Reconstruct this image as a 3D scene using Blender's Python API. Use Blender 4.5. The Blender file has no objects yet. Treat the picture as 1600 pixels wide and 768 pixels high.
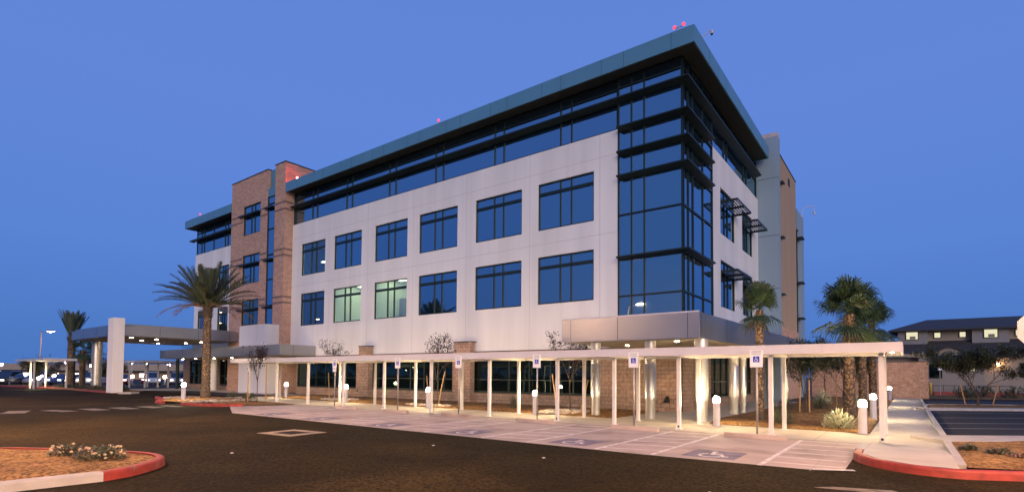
import bpy, bmesh, math, random
from mathutils import Vector, Matrix
R = math.radians
rnd = random.Random(7)
sc = bpy.context.scene
col = sc.collection

# ------------------------------------------------------------------ mesh builder
class MB:
    def __init__(s): s.v = []; s.f = []
    def add(s, vs, fs):
        n = len(s.v); s.v += [tuple(p) for p in vs]; s.f += [tuple(i + n for i in q) for q in fs]
    def box(s, x0, x1, y0, y1, z0, z1):
        s.add([(x0,y0,z0),(x1,y0,z0),(x1,y1,z0),(x0,y1,z0),(x0,y0,z1),(x1,y0,z1),(x1,y1,z1),(x0,y1,z1)],
              [(0,3,2,1),(4,5,6,7),(0,1,5,4),(1,2,6,5),(2,3,7,6),(3,0,4,7)])
    def mbox(s, m, s0, s1, d0, d1, z0, z1):
        s.add([m(s0,d0,z0),m(s1,d0,z0),m(s1,d1,z0),m(s0,d1,z0),m(s0,d0,z1),m(s1,d0,z1),m(s1,d1,z1),m(s0,d1,z1)],
              [(0,3,2,1),(4,5,6,7),(0,1,5,4),(1,2,6,5),(2,3,7,6),(3,0,4,7)])
    def quad(s, a, b, c, d): s.add([a,b,c,d], [(0,1,2,3)])
    def poly(s, pts): s.add(pts, [tuple(range(len(pts)))])
    def prism(s, pts, z0, z1):
        n = len(pts)
        s.add([(p[0],p[1],z0) for p in pts] + [(p[0],p[1],z1) for p in pts],
              [tuple(range(n-1,-1,-1)), tuple(range(n,2*n))] + [(i,(i+1)%n,n+(i+1)%n,n+i) for i in range(n)])
    def tube(s, pts, rad, n=8, cap=True):
        pts = [Vector(p) for p in pts]
        if not isinstance(rad, (list,tuple)): rad = [rad]*len(pts)
        rings = []; a = None
        for i,p in enumerate(pts):
            t = (pts[min(i+1,len(pts)-1)] - pts[max(i-1,0)]).normalized()
            if a is None: a = t.orthogonal().normalized()
            else:
                a = a - t*a.dot(t)
                a = a.normalized() if a.length > 1e-6 else t.orthogonal().normalized()
            b = t.cross(a)
            rings.append([p + (a*math.cos(2*math.pi*k/n) + b*math.sin(2*math.pi*k/n))*rad[i] for k in range(n)])
        vs = [q for r in rings for q in r]
        fs = [(i*n+k, i*n+(k+1)%n, (i+1)*n+(k+1)%n, (i+1)*n+k) for i in range(len(pts)-1) for k in range(n)]
        if cap: fs += [tuple(range(n-1,-1,-1)), tuple((len(pts)-1)*n+k for k in range(n))]
        s.add(vs, fs)
    def lathe(s, prof, cx=0, cy=0, n=20):
        vs = []; 
        for r,z in prof: vs += [(cx+r*math.cos(2*math.pi*k/n), cy+r*math.sin(2*math.pi*k/n), z) for k in range(n)]
        fs = [(i*n+k, i*n+(k+1)%n, (i+1)*n+(k+1)%n, (i+1)*n+k) for i in range(len(prof)-1) for k in range(n)]
        fs += [tuple(range(n-1,-1,-1)), tuple((len(prof)-1)*n+k for k in range(n))]
        s.add(vs, fs)
    def build(s, name, mat, parent=None, smooth=False, loc=None):
        me = bpy.data.meshes.new(name); me.from_pydata(s.v, [], s.f)
        if mat: me.materials.append(mat)
        if smooth: me.polygons.foreach_set('use_smooth', [True]*len(me.polygons))
        me.update()
        o = bpy.data.objects.new(name, me); col.objects.link(o)
        if parent: o.parent = parent
        if loc: o.location = loc
        return o

def merge(o, mb, m):
    me = o.data; n = len(me.polygons); mats = list(me.materials)
    if m not in mats: me.materials.append(m); mats.append(m)
    idx = [p.material_index for p in me.polygons]
    vs = [tuple(v.co) for v in me.vertices]; fs = [tuple(p.vertices) for p in me.polygons]
    k = len(vs); vs += mb.v; fs += [tuple(i+k for i in f) for f in mb.f]
    sm = me.polygons[0].use_smooth if n else False
    new = bpy.data.meshes.new(me.name); new.from_pydata(vs, [], fs)
    for q in mats: new.materials.append(q)
    new.polygons.foreach_set('material_index', idx + [mats.index(m)]*len(mb.f))
    if sm: new.polygons.foreach_set('use_smooth', [True]*n + [False]*len(mb.f))
    new.update(); nm = me.name; o.data = new; bpy.data.meshes.remove(me); new.name = nm
def tag(o, label, cat, group=None, kind=None):
    o['label'] = label; o['category'] = cat
    if group: o['group'] = group
    if kind: o['kind'] = kind
    return o
def thing(name, label, cat, loc=(0,0,0), rz=0, group=None):
    o = bpy.data.objects.new(name, None); col.objects.link(o)
    o.location = loc; o.rotation_euler = (0,0,rz); o.empty_display_size = .2
    return tag(o, label, cat, group)
def struct(name, mb, mat):
    o = mb.build(name, mat); o['kind'] = 'structure'; return o
def dup(o, loc=None, rz=None, label=None, scale=None, parent=None):
    c = o.copy(); col.objects.link(c)
    if parent: c.parent = parent
    for ch in o.children: dup(ch, parent=c)
    if loc is not None: c.location = loc
    if rz is not None: c.rotation_euler = (0,0,rz)
    if scale is not None: c.scale = (scale,)*3 if not isinstance(scale,tuple) else scale
    if label: c['label'] = label
    return c
def bevel(o, w=.01, seg=2):
    m = o.modifiers.new('bevel','BEVEL'); m.width = w; m.segments = seg; m.limit_method = 'ANGLE'; m.angle_limit = R(40)
    return o

# ------------------------------------------------------------------ materials
def nodes(name):
    m = bpy.data.materials.new(name); m.use_nodes = True
    nt = m.node_tree; return m, nt, nt.nodes['Principled BSDF']
def N(nt, t, **kw):
    n = nt.nodes.new(t)
    for k,v in kw.items(): setattr(n, k, v)
    return n
def mat(name, c, rough=.7, metal=0, var=.12, scale=3., bump=0., bscale=40., spec=.5, blotch=None, streak=False, speck=None, drip=0):
    m, nt, b = nodes(name)
    b.inputs['Roughness'].default_value = rough; b.inputs['Metallic'].default_value = metal
    b.inputs['Specular IOR Level'].default_value = spec
    geo = N(nt,'ShaderNodeNewGeometry')
    vec = geo.outputs['Position']
    if streak:
        mp = N(nt,'ShaderNodeVectorMath', operation='MULTIPLY'); mp.inputs[1].default_value = (1,1,.12)
        nt.links.new(vec, mp.inputs[0]); vec = mp.outputs[0]
    no = N(nt,'ShaderNodeTexNoise'); no.inputs['Scale'].default_value = scale; no.inputs['Detail'].default_value = 6
    nt.links.new(vec, no.inputs['Vector'])
    rp = N(nt,'ShaderNodeMapRange'); rp.inputs['From Min'].default_value = .3; rp.inputs['From Max'].default_value = .7
    rp.inputs['To Min'].default_value = 1-var; rp.inputs['To Max'].default_value = 1+var
    nt.links.new(no.outputs['Fac'], rp.inputs['Value'])
    mx = N(nt,'ShaderNodeMix', data_type='RGBA', blend_type='MULTIPLY'); mx.inputs['Factor'].default_value = 1
    mx.inputs['A'].default_value = (*c,1)
    cb = N(nt,'ShaderNodeCombineColor')
    for i in range(3): nt.links.new(rp.outputs[0], cb.inputs[i])
    nt.links.new(cb.outputs[0], mx.inputs['B'])
    out = mx.outputs['Result']
    if blotch:
        sn = N(nt,'ShaderNodeTexNoise'); sn.inputs['Scale'].default_value = blotch[1]; sn.inputs['Detail'].default_value = 4
        nt.links.new(geo.outputs['Position'], sn.inputs['Vector'])
        sr = N(nt,'ShaderNodeMapRange'); sr.inputs['From Min'].default_value = blotch[2]; sr.inputs['From Max'].default_value = blotch[2]+.16
        nt.links.new(sn.outputs['Fac'], sr.inputs['Value'])
        m2 = N(nt,'ShaderNodeMix', data_type='RGBA'); nt.links.new(sr.outputs[0], m2.inputs['Factor'])
        nt.links.new(out, m2.inputs['A']); m2.inputs['B'].default_value = (*blotch[0],1); out = m2.outputs['Result']
    if drip:
        dv = N(nt,'ShaderNodeVectorMath', operation='MULTIPLY'); dv.inputs[1].default_value = (2.6,2.6,.11); nt.links.new(geo.outputs['Position'], dv.inputs[0])
        dn = N(nt,'ShaderNodeTexNoise'); dn.inputs['Scale'].default_value = 1.; dn.inputs['Detail'].default_value = 5; nt.links.new(dv.outputs[0], dn.inputs['Vector'])
        dr_ = N(nt,'ShaderNodeMapRange'); dr_.inputs['From Min'].default_value = .5; dr_.inputs['From Max'].default_value = .72; dr_.inputs['To Min'].default_value = 1.; dr_.inputs['To Max'].default_value = 1-drip; nt.links.new(dn.outputs['Fac'], dr_.inputs['Value'])
        v3 = N(nt,'ShaderNodeVectorMath', operation='SCALE'); nt.links.new(out, v3.inputs[0]); nt.links.new(dr_.outputs[0], v3.inputs['Scale']); out = v3.outputs[0]
    if speck:
        vo = N(nt,'ShaderNodeTexVoronoi'); vo.inputs['Scale'].default_value = speck[0]; nt.links.new(geo.outputs['Position'], vo.inputs['Vector'])
        sc_ = N(nt,'ShaderNodeSeparateColor'); nt.links.new(vo.outputs['Color'], sc_.inputs[0])
        r2 = N(nt,'ShaderNodeMapRange'); r2.inputs['To Min'].default_value = 1-speck[1]; r2.inputs['To Max'].default_value = 1+speck[1]; nt.links.new(sc_.outputs[0], r2.inputs['Value'])
        v2 = N(nt,'ShaderNodeVectorMath', operation='SCALE'); nt.links.new(out, v2.inputs[0]); nt.links.new(r2.outputs[0], v2.inputs['Scale']); out = v2.outputs[0]
    nt.links.new(out, b.inputs['Base Color'])
    if bump:
        bn = N(nt,'ShaderNodeTexNoise'); bn.inputs['Scale'].default_value = bscale; bn.inputs['Detail'].default_value = 5
        nt.links.new(geo.outputs['Position'], bn.inputs['Vector'])
        bp = N(nt,'ShaderNodeBump'); bp.inputs['Strength'].default_value = bump; bp.inputs['Distance'].default_value = .02
        nt.links.new(bn.outputs['Fac'], bp.inputs['Height']); nt.links.new(bp.outputs[0], b.inputs['Normal'])
    return m
def brick(name, c1, c2, mortar, bw=.4, bh=.2, rough=.85, ms=.012):
    m, nt, b = nodes(name); b.inputs['Roughness'].default_value = rough; b.inputs['Specular IOR Level'].default_value = .25
    geo = N(nt,'ShaderNodeNewGeometry'); sp = N(nt,'ShaderNodeSeparateXYZ'); nt.links.new(geo.outputs['Position'], sp.inputs[0])
    ad = N(nt,'ShaderNodeMath', operation='ADD'); nt.links.new(sp.outputs[0], ad.inputs[0]); nt.links.new(sp.outputs[1], ad.inputs[1])
    cv = N(nt,'ShaderNodeCombineXYZ'); nt.links.new(ad.outputs[0], cv.inputs[0]); nt.links.new(sp.outputs[2], cv.inputs[1])
    t = N(nt,'ShaderNodeTexBrick'); nt.links.new(cv.outputs[0], t.inputs['Vector'])
    t.inputs['Color1'].default_value = (*c1,1); t.inputs['Color2'].default_value = (*c2,1); t.inputs['Mortar'].default_value = (*mortar,1)
    t.inputs['Scale'].default_value = 1; t.inputs['Mortar Size'].default_value = ms; t.inputs['Mortar Smooth'].default_value = .3
    t.inputs['Brick Width'].default_value = bw; t.inputs['Row Height'].default_value = bh; t.inputs['Bias'].default_value = 0
    no = N(nt,'ShaderNodeTexNoise'); no.inputs['Scale'].default_value = 9; no.inputs['Detail'].default_value = 7; nt.links.new(geo.outputs['Position'], no.inputs['Vector'])
    mr = N(nt,'ShaderNodeMapRange'); mr.inputs['From Min'].default_value=.3; mr.inputs['From Max'].default_value=.7; mr.inputs['To Min'].default_value = .75; mr.inputs['To Max'].default_value = 1.2
    nt.links.new(no.outputs['Fac'], mr.inputs['Value'])
    mx = N(nt,'ShaderNodeVectorMath', operation='SCALE'); nt.links.new(t.outputs['Color'], mx.inputs[0]); nt.links.new(mr.outputs[0], mx.inputs['Scale'])
    nt.links.new(mx.outputs[0], b.inputs['Base Color'])
    hm = N(nt,'ShaderNodeMath', operation='MULTIPLY_ADD'); nt.links.new(t.outputs['Fac'], hm.inputs[0]); hm.inputs[1].default_value = -1
    n2 = N(nt,'ShaderNodeTexNoise'); n2.inputs['Scale'].default_value = 45; nt.links.new(geo.outputs['Position'], n2.inputs['Vector'])
    nt.links.new(n2.outputs['Fac'], hm.inputs[2])
    bp = N(nt,'ShaderNodeBump'); bp.inputs['Strength'].default_value = .7; bp.inputs['Distance'].default_value = .015
    nt.links.new(hm.outputs[0], bp.inputs['Height']); nt.links.new(bp.outputs[0], b.inputs['Normal'])
    return m
def emit(name, c, st):
    m = bpy.data.materials.new(name); m.use_nodes = True; nt = m.node_tree; nt.nodes.clear()
    e = N(nt,'ShaderNodeEmission'); e.inputs[0].default_value = (*c,1); e.inputs[1].default_value = st
    o = N(nt,'ShaderNodeOutputMaterial'); nt.links.new(e.outputs[0], o.inputs[0]); return m
def glass(name, tint, refl, base, through=None):
    # reflective coated glass: mirror layer over either a dark body or a see-through tint
    m = bpy.data.materials.new(name); m.use_nodes = True; nt = m.node_tree; nt.nodes.clear()
    gl = N(nt,'ShaderNodeBsdfGlossy'); gl.inputs['Color'].default_value = (*tint,1); gl.inputs['Roughness'].default_value = .015
    if through: bd = N(nt,'ShaderNodeBsdfTransparent'); bd.inputs[0].default_value = (*through,1)
    else: bd = N(nt,'ShaderNodeBsdfDiffuse'); bd.inputs[0].default_value = (*base,1)
    lw = N(nt,'ShaderNodeFresnel'); lw.inputs['IOR'].default_value = 1.5
    mr = N(nt,'ShaderNodeMapRange'); mr.inputs['From Min'].default_value = .04; mr.inputs['From Max'].default_value = 1; mr.inputs['To Min'].default_value = refl; mr.inputs['To Max'].default_value = 1
    nt.links.new(lw.outputs[0], mr.inputs['Value'])
    geo = N(nt,'ShaderNodeNewGeometry'); no = N(nt,'ShaderNodeTexNoise'); no.inputs['Scale'].default_value = .9; no.inputs['Detail'].default_value = 1
    nt.links.new(geo.outputs['Position'], no.inputs['Vector'])
    bp = N(nt,'ShaderNodeBump'); bp.inputs['Strength'].default_value = .11; bp.inputs['Distance'].default_value = .05
    nt.links.new(no.outputs['Fac'], bp.inputs['Height']); nt.links.new(bp.outputs[0], gl.inputs['Normal'])
    mx = N(nt,'ShaderNodeMixShader'); nt.links.new(mr.outputs[0], mx.inputs[0]); nt.links.new(bd.outputs[0], mx.inputs[1]); nt.links.new(gl.outputs[0], mx.inputs[2])
    o = N(nt,'ShaderNodeOutputMaterial'); nt.links.new(mx.outputs[0], o.inputs[0]); return m

M = {}
M['stucco'] = mat('white_stucco', (.71,.70,.685), .9, drip=.05, var=.085, scale=.6, bump=.25, bscale=60, streak=True)
M['grey_stucco'] = mat('grey_stucco', (.23,.32,.40), .9, var=.05, scale=.7, bump=.25, bscale=60, streak=True)
M['tan_stucco'] = mat('tan_stucco', (.37,.26,.165), .9, var=.06, scale=.8, bump=.25, bscale=60, streak=True)
M['joint'] = mat('joint_sealant', (.5,.47,.46), .9, var=.03)
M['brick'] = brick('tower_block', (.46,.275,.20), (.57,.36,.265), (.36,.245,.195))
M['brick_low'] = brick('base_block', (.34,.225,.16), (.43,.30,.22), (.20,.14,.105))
M['brick_band'] = brick('band_block', (.20,.13,.11), (.25,.165,.14), (.17,.115,.10))
M['fascia'] = mat('fascia_metal', (.13,.30,.36), .42, metal=.45, var=.06, scale=.5)
M['panel'] = mat('canopy_panel', (.36,.37,.39), .34, metal=.85, var=.05, scale=.8)
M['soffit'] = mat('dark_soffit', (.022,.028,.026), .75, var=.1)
M['soffit_light'] = mat('pale_soffit', (.33,.29,.24), .7, var=.05)
M['bronze'] = mat('dark_green_frame', (.010,.022,.022), .45, metal=.3, var=.1)
M['glass'] = glass('mirror_glass', (.58,.84,1.0), .40, (.003,.010,.026))
M['glass_low'] = glass('storefront_glass', (.70,1.0,.88), .05, (.003,.006,.006))
M['glass_clear'] = glass('lit_glass', (.80,.95,1.0), .22, None, (.62,.74,.70))
M['column'] = mat('column_metal', (.50,.49,.46), .33, metal=.75, var=.05, scale=1.2)
M['white'] = mat('white_paint', (.55,.54,.565), .5, var=.04, scale=2)
M['post_white'] = mat('post_white_paint', (.62,.60,.585), .45, var=.05, scale=4)
M['asphalt'] = mat('asphalt', (.0200,.0135,.0045), .93, var=.36, scale=.35, bump=.5, bscale=110, spec=.08, blotch=((.042,.028,.0095),.20,.53), speck=(26,.75))  # paler blotches mimic patchy lamp light on the surface
M['asphalt_lot'] = mat('dark_asphalt', (.020,.020,.021), .9, var=.25, scale=.5, bump=.5, bscale=110, spec=.3)
M['concrete'] = mat('sidewalk_concrete', (.44,.405,.34), .88, var=.10, scale=1.1, bump=.25, bscale=70, blotch=((.34,.315,.285),.5,.6))
M['bay'] = mat('parking_concrete', (.43,.345,.285), .88, var=.14, scale=.9, bump=.3, bscale=70, blotch=((.26,.20,.165),.7,.54))  # darker blotches scattered at random
M['soil'] = mat('decomposed_granite', (.25,.138,.052), .95, var=.30, scale=2.2, bump=1., bscale=38, spec=.1, blotch=((.16,.085,.036),.8,.55), speck=(24,.65))
M['gravel'] = mat('far_ground', (.13,.10,.075), .95, var=.3, scale=.2, spec=.1)
M['kerb_red'] = mat('red_kerb_paint', (.27,.030,.017), .65, var=.28, scale=5, bump=.2, bscale=50, blotch=((.22,.13,.10),5.5,.60))
M['kerb'] = mat('plain_kerb', (.40,.37,.34), .85, var=.12, scale=3, bump=.2)
M['line'] = mat('white_line_paint', (.66,.62,.57), .7, var=.15, scale=6, blotch=((.46,.41,.36),4.,.50))
M['line_faded'] = mat('faded_line_paint', (.17,.145,.11), .85, var=.3, scale=6, blotch=((.05,.04,.025),3.,.50))
M['line_lot'] = mat('lot_line_paint', (.35,.35,.35), .8, var=.2, scale=6)
M['pad'] = mat('faded_blue_paint', (.17,.145,.18), .8, var=.25, scale=4, blotch=((.24,.2,.21),3.5,.6))
M['sign_white'] = mat('sign_white', (.78,.78,.80), .4, var=.02)
M['sign_blue'] = mat('sign_blue', (.02,.05,.42), .4, var=.04)
M['sign_green'] = mat('sign_letters', (.02,.12,.10), .5, var=.04)
M['sign_red'] = mat('sign_red', (.55,.03,.03), .4, var=.04)
M['sign_back'] = mat('sign_back', (.52,.46,.46), .55, metal=.2, var=.05)
M['galv'] = mat('galvanised_steel', (.40,.38,.36), .45, metal=.6, var=.1, scale=8)
M['wood'] = mat('stake_wood', (.36,.22,.10), .8, var=.2, scale=7)
M['bark'] = mat('bark', (.075,.052,.042), .9, var=.3, scale=12, bump=.6, bscale=40)
M['palm_trunk'] = mat('palm_trunk', (.11,.072,.045), .9, var=.45, scale=7, bump=.8, bscale=30)
M['palm_dark'] = mat('dark_palm_trunk', (.085,.06,.045), .9, var=.4, scale=7, bump=.8, bscale=30)  # dark tone stands in for shade in the gaps between boots
M['boot'] = mat('palm_boots', (.27,.18,.105), .9, var=.35, scale=9)  # paler than the trunk so the boots look lit
M['date'] = mat('date_leaf', (.062,.082,.045), .6, var=.35, scale=1.6)
M['date_dry'] = mat('dry_frond', (.20,.12,.085), .8, var=.3, scale=3)
M['fan'] = mat('fan_leaf', (.035,.066,.024), .5, var=.4, scale=2.2)
M['fan_dry'] = mat('dry_fan_leaf', (.10,.08,.04), .8, var=.3, scale=3)
M['tree'] = mat('tree_leaf', (.045,.055,.03), .6, var=.4, scale=1.5)
M['purple'] = mat('dark_plum_leaf', (.036,.022,.026), .6, var=.35, scale=3)
M['sage'] = mat('silver_leaf', (.42,.44,.30), .7, var=.2, scale=6)
M['shrub'] = mat('shrub_leaf', (.09,.105,.06), .7, var=.35, scale=5)
M['flower'] = mat('pale_flower', (.62,.48,.26), .7, var=.15, scale=12)
M['rock'] = mat('river_rock', (.36,.30,.25), .85, var=.45, scale=5, bump=.3)
M['iron'] = mat('cast_iron', (.035,.028,.022), .7, metal=.5, var=.3, scale=15)
M['tyre'] = mat('tyre_rubber', (.02,.02,.02), .8)
M['roof'] = mat('dark_roof_tile', (.045,.042,.045), .85, var=.2, scale=4, bump=.6, bscale=12)
M['house'] = mat('beige_render', (.30,.265,.235), .9, var=.06, scale=1.0, bump=.2)
M['house_siding'] = mat('grey_siding', (.25,.24,.25), .8, var=.06, scale=2)
M['hill'] = mat('hillside', (.34,.345,.37), 1., var=.2, scale=.01, spec=0)  # pale grey stands in for distance haze
M['interior'] = mat('interior_wall', (.62,.62,.50), .9, var=.03)
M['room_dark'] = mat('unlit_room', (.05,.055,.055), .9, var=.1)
M['yellow'] = mat('safety_yellow', (.60,.36,.05), .5, var=.08)
M['lamp'] = emit('bollard_lamp', (1,.74,.41), 700)
M['down'] = emit('downlight_lamp', (1,.78,.50), 90)
M['pole_lamp'] = emit('sodium_lamp', (1,.56,.29), 6000)  # for unseen posts added to give the asphalt its orange light
M['pole_lamp_near'] = emit('near_sodium_lamp', (1,.54,.25), 10500)  # stronger lamp for the unseen post added behind the camera
M['pole_lamp_left'] = emit('left_sodium_lamp', (1,.50,.22), 90)
M['pole_lamp_far'] = emit('far_lamp', (1,.80,.62), 60)
M['pole_lamp_pink'] = emit('far_pink_lamp', (1,.62,.80), 45)
M['tube'] = emit('ceiling_tube', (.94,1,.70), 15)
M['spot_warm'] = emit('ceiling_spot', (1,.62,.38), 14)
M['red_lamp'] = emit('obstruction_lamp', (1,.04,.06), 3.2)
M['red_strong'] = emit('flood_obstruction_lamp', (1,.05,.04), 270)
M['window_lit'] = emit('curtained_window', (1,.93,.62), .85)
M['shop_lit'] = emit('lit_shopfront', (1,.86,.94), 4.)
M['exit'] = emit('exit_sign', (.05,1,.25), 3)
M['wall_lamp'] = emit('porch_lamp', (1,.55,.2), 90)
M['head'] = emit('headlamp', (1,.93,.82), 7)
M['tail'] = emit('tail_lamp', (1,.05,.08), 3)

# ------------------------------------------------------------------ camera
yaw, pitch, roll = .6423, .0374, .0074
f0 = Vector((-math.sin(yaw), math.cos(yaw), 0)); r0 = Vector((math.cos(yaw), math.sin(yaw), 0)); zz = Vector((0,0,1))
fw = f0*math.cos(pitch) + zz*math.sin(pitch); u0 = zz*math.cos(pitch) - f0*math.sin(pitch)
rt = r0*math.cos(roll) + u0*math.sin(roll); up = u0*math.cos(roll) - r0*math.sin(roll)
cd = bpy.data.cameras.new('camera'); cam = bpy.data.objects.new('camera', cd); col.objects.link(cam)
cam.matrix_world = Matrix(((rt.x,up.x,-fw.x,8.5576),(rt.y,up.y,-fw.y,-25.1133),(rt.z,up.z,-fw.z,1.702),(0,0,0,1)))
cd.sensor_width = 36; cd.sensor_fit = 'HORIZONTAL'; cd.lens = 826.4/1600*36; cd.shift_y = (554.6-384)/1600
cd.clip_start = .1; cd.clip_end = 20000; sc.camera = cam

# ------------------------------------------------------------------ sky and afterglow
SUN_AZ = Vector((.70,-.71,0)).normalized()     # the afterglow lies behind the camera
w = bpy.data.worlds.new('World'); sc.world = w; w.use_nodes = True
nt = w.node_tree; bg = nt.nodes['Background']
sky = N(nt,'ShaderNodeTexSky', sky_type='NISHITA'); sky.sun_disc = False
sky.sun_elevation = R(2); sky.sun_rotation = math.atan2(SUN_AZ.x, SUN_AZ.y); sky.ozone_density = 6; sky.dust_density = .5
tc = N(nt,'ShaderNodeTexCoord'); sx = N(nt,'ShaderNodeSeparateXYZ'); nt.links.new(tc.outputs['Generated'], sx.inputs[0])
def ramp(stops):
    r = N(nt,'ShaderNodeValToRGB'); e = r.color_ramp.elements
    while len(e) < len(stops): e.new(.5)
    for el,(p,c) in zip(e, stops): el.position = p; el.color = (*c,1)
    nt.links.new(sx.outputs[2], r.inputs[0]); return r
cool = ramp([(0,(.066,.178,.52)),(.06,(.075,.190,.55)),(.20,(.102,.226,.645)),(.42,(.122,.238,.685)),(.62,(.118,.230,.66)),(1,(.11,.21,.60))])
warm = ramp([(0,(.60,.42,.32)),(.08,(.40,.38,.42)),(.22,(.15,.28,.53)),(.45,(.12,.24,.60)),(.7,(.11,.21,.58)),(1,(.10,.19,.56))])
dt = N(nt,'ShaderNodeVectorMath', operation='DOT_PRODUCT'); nt.links.new(tc.outputs['Generated'], dt.inputs[0]); dt.inputs[1].default_value = SUN_AZ
mr = N(nt,'ShaderNodeMapRange'); mr.inputs['From Min'].default_value = 0.; mr.inputs['From Max'].default_value = 1.; nt.links.new(dt.outputs['Value'], mr.inputs['Value'])
mx = N(nt,'ShaderNodeMix', data_type='RGBA'); nt.links.new(mr.outputs[0], mx.inputs['Factor']); nt.links.new(cool.outputs[0], mx.inputs['A']); nt.links.new(warm.outputs[0], mx.inputs['B'])
sv = N(nt,'ShaderNodeVectorMath', operation='SCALE'); nt.links.new(sky.outputs[0], sv.inputs[0]); sv.inputs['Scale'].default_value = .01
sa = N(nt,'ShaderNodeVectorMath', operation='ADD'); nt.links.new(mx.outputs['Result'], sa.inputs[0]); nt.links.new(sv.outputs[0], sa.inputs[1])
nt.links.new(sa.outputs[0], bg.inputs[0]); bg.inputs[1].default_value = 1.0
sd = bpy.data.lights.new('sun','SUN'); sd.energy = 1.72; sd.angle = R(30); sd.color = (1,.80,.72)
so = bpy.data.objects.new('sun', sd); col.objects.link(so)
so.rotation_euler = (-(SUN_AZ*math.cos(R(11)) + zz*math.sin(R(11)))).to_track_quat('-Z','Y').to_euler()
so.location = (20,-40,30)
sc.view_settings.view_transform = 'Standard'; sc.view_settings.look = 'None'; sc.view_settings.exposure = 0; sc.view_settings.gamma = 1
sc.cycles.sample_clamp_indirect = 6; sc.cycles.max_bounces = 6; sc.cycles.use_denoising = True; sc.cycles.blur_glossy = .5

# ------------------------------------------------------------------ ground
def flat(name, pts, z, m):
    b = MB(); b.poly([(x,y,z) for x,y in pts]); return struct(name, b, m)
def offset_line(pts, d, closed=False):
    out = []; n = len(pts)
    for i,p in enumerate(pts):
        a = Vector(pts[i-1]) if (i > 0 or closed) else None; c = Vector(pts[(i+1)%n]) if (i < n-1 or closed) else None
        p = Vector(p); ns = []
        if a is not None: t = (p-a).normalized(); ns.append(Vector((-t.y,t.x)))
        if c is not None: t = (c-p).normalized(); ns.append(Vector((-t.y,t.x)))
        nn = sum(ns, Vector((0,0))).normalized(); out.append(p + nn*d/max(.3, nn.dot(ns[0])))
    return out
def smooth_line(pts, k=5):
    P = [Vector(p) for p in pts]; out = []
    for i in range(len(P)-1):
        p0 = P[max(i-1,0)]; p1 = P[i]; p2 = P[i+1]; p3 = P[min(i+2,len(P)-1)]
        for j in range(k):
            t = j/k; out.append(.5*((2*p1)+(p2-p0)*t+(2*p0-5*p1+4*p2-p3)*t*t+(3*p1-p0-3*p2+p3)*t**3))
    return [tuple(q) for q in out + [P[-1]]]
def kerb(name, pts, m, wd=.16, h=.15, z0=0.):
    """kerb with a slightly battered face and a rounded nose; the face is on the right of the line"""
    b = MB(); k = math.copysign(1,wd); prof = [(0,z0-.05),(.015*k,h*.75),(.03*k,h*.93),(.06*k,h),(wd,h),(wd,z0-.05)]
    rings = [[(q.x,q.y,z) for q in [offset_line(pts,d)[i]]][0] for d,z in prof for i in range(len(pts))]
    n = len(pts); fs = []
    for a in range(len(prof)-1):
        for i in range(n-1): fs.append((a*n+i, a*n+i+1, (a+1)*n+i+1, (a+1)*n+i))
    fs += [tuple(a*n for a in range(len(prof))), tuple(a*n+n-1 for a in range(len(prof)-1,-1,-1))]
    b.add(rings, fs); return struct(name, b, m)

flat('ground', [(-6000,-3000),(3000,-3000),(3000,6000),(-6000,6000)], -.03, M['gravel'])
flat('road', [(-140,-80),(60,-80),(60,-8),(9.3,-8),(9.3,-5.8),(-140,-5.8)], 0., M['asphalt'])
flat('drive', [(-140,-5.8),(-30,-5.8),(-30,-3.2),(-55,-3.2),(-55,30),(-140,60)], 0., M['asphalt_lot'])
# sidewalk under the covered walkway and beside the building
flat('sidewalk', [(-30,-8.1),(-18.6,-8.75),(7.62,-8.75),(7.62,-5.75),(-30,-5.2)], .012, M['concrete'])
b = MB()
b.poly([(7.63,-8.8,.03),(9.25,-8.8,.03),(9.25,29.3,.03),(7.63,29.3,.03)])
b.poly([(7.77,-11.2,.147),(9.25,-11.2,.147),(9.25,-8.8,.03),(7.76,-8.8,.03)])
b.poly([(7.77,-11.2,.147),(7.79,-11.98,.147),(8.09,-12.64,.147),(8.66,-13.09,.147),(9.25,-13.13,.147),(9.25,-11.2,.147)])
struct('pavement', b, M['concrete'])
flat('entrance_path', [(-.85,-5.75),(2.85,-5.75),(2.35,-3.2),(2.6,16),(-.1,16),(-.1,-.2),(-1.0,-.2)], .016, M['concrete'])
flat('drop_off_path', [(-55,-7.0),(-49.5,-7.0),(-44.5,-3.3),(-30,-3.3),(-30,-.5),(-55,1.5)], .02, M['concrete'])
flat('parking_bay', [(-19.3,-12.0),(-18.6,-8.75),(7.62,-8.75),(7.6,-13.7),(7.1,-13.95),(3.9,-14.15),(-14.5,-14.15)], .008, M['bay'])
b = MB()
for i,x in enumerate([v*1.5-29.5 for v in range(25)]):
    if x < 7.5: b.box(x-.006,x+.006,-8.74,-5.77,.0125,.0145)
for y in [v*1.5-10.5 for v in range(27)]: b.box(7.8,9.24,y-.006,y+.006,.031,.033) if y > -8.7 else None
struct('sidewalk_joints', b, mat('joint_dark',(.16,.145,.13),.9))
b = MB()
for x in (7.1,2.4,-2.4,-7.2,-12.0): b.box(x-.007,x+.007,-14.1,-8.8,.009,.0105)
b.box(-15,7.2,-11.3,-11.286,.009,.0105)
struct('parking_joints', b, mat('bay_joint',(.33,.265,.225),.9))
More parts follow.
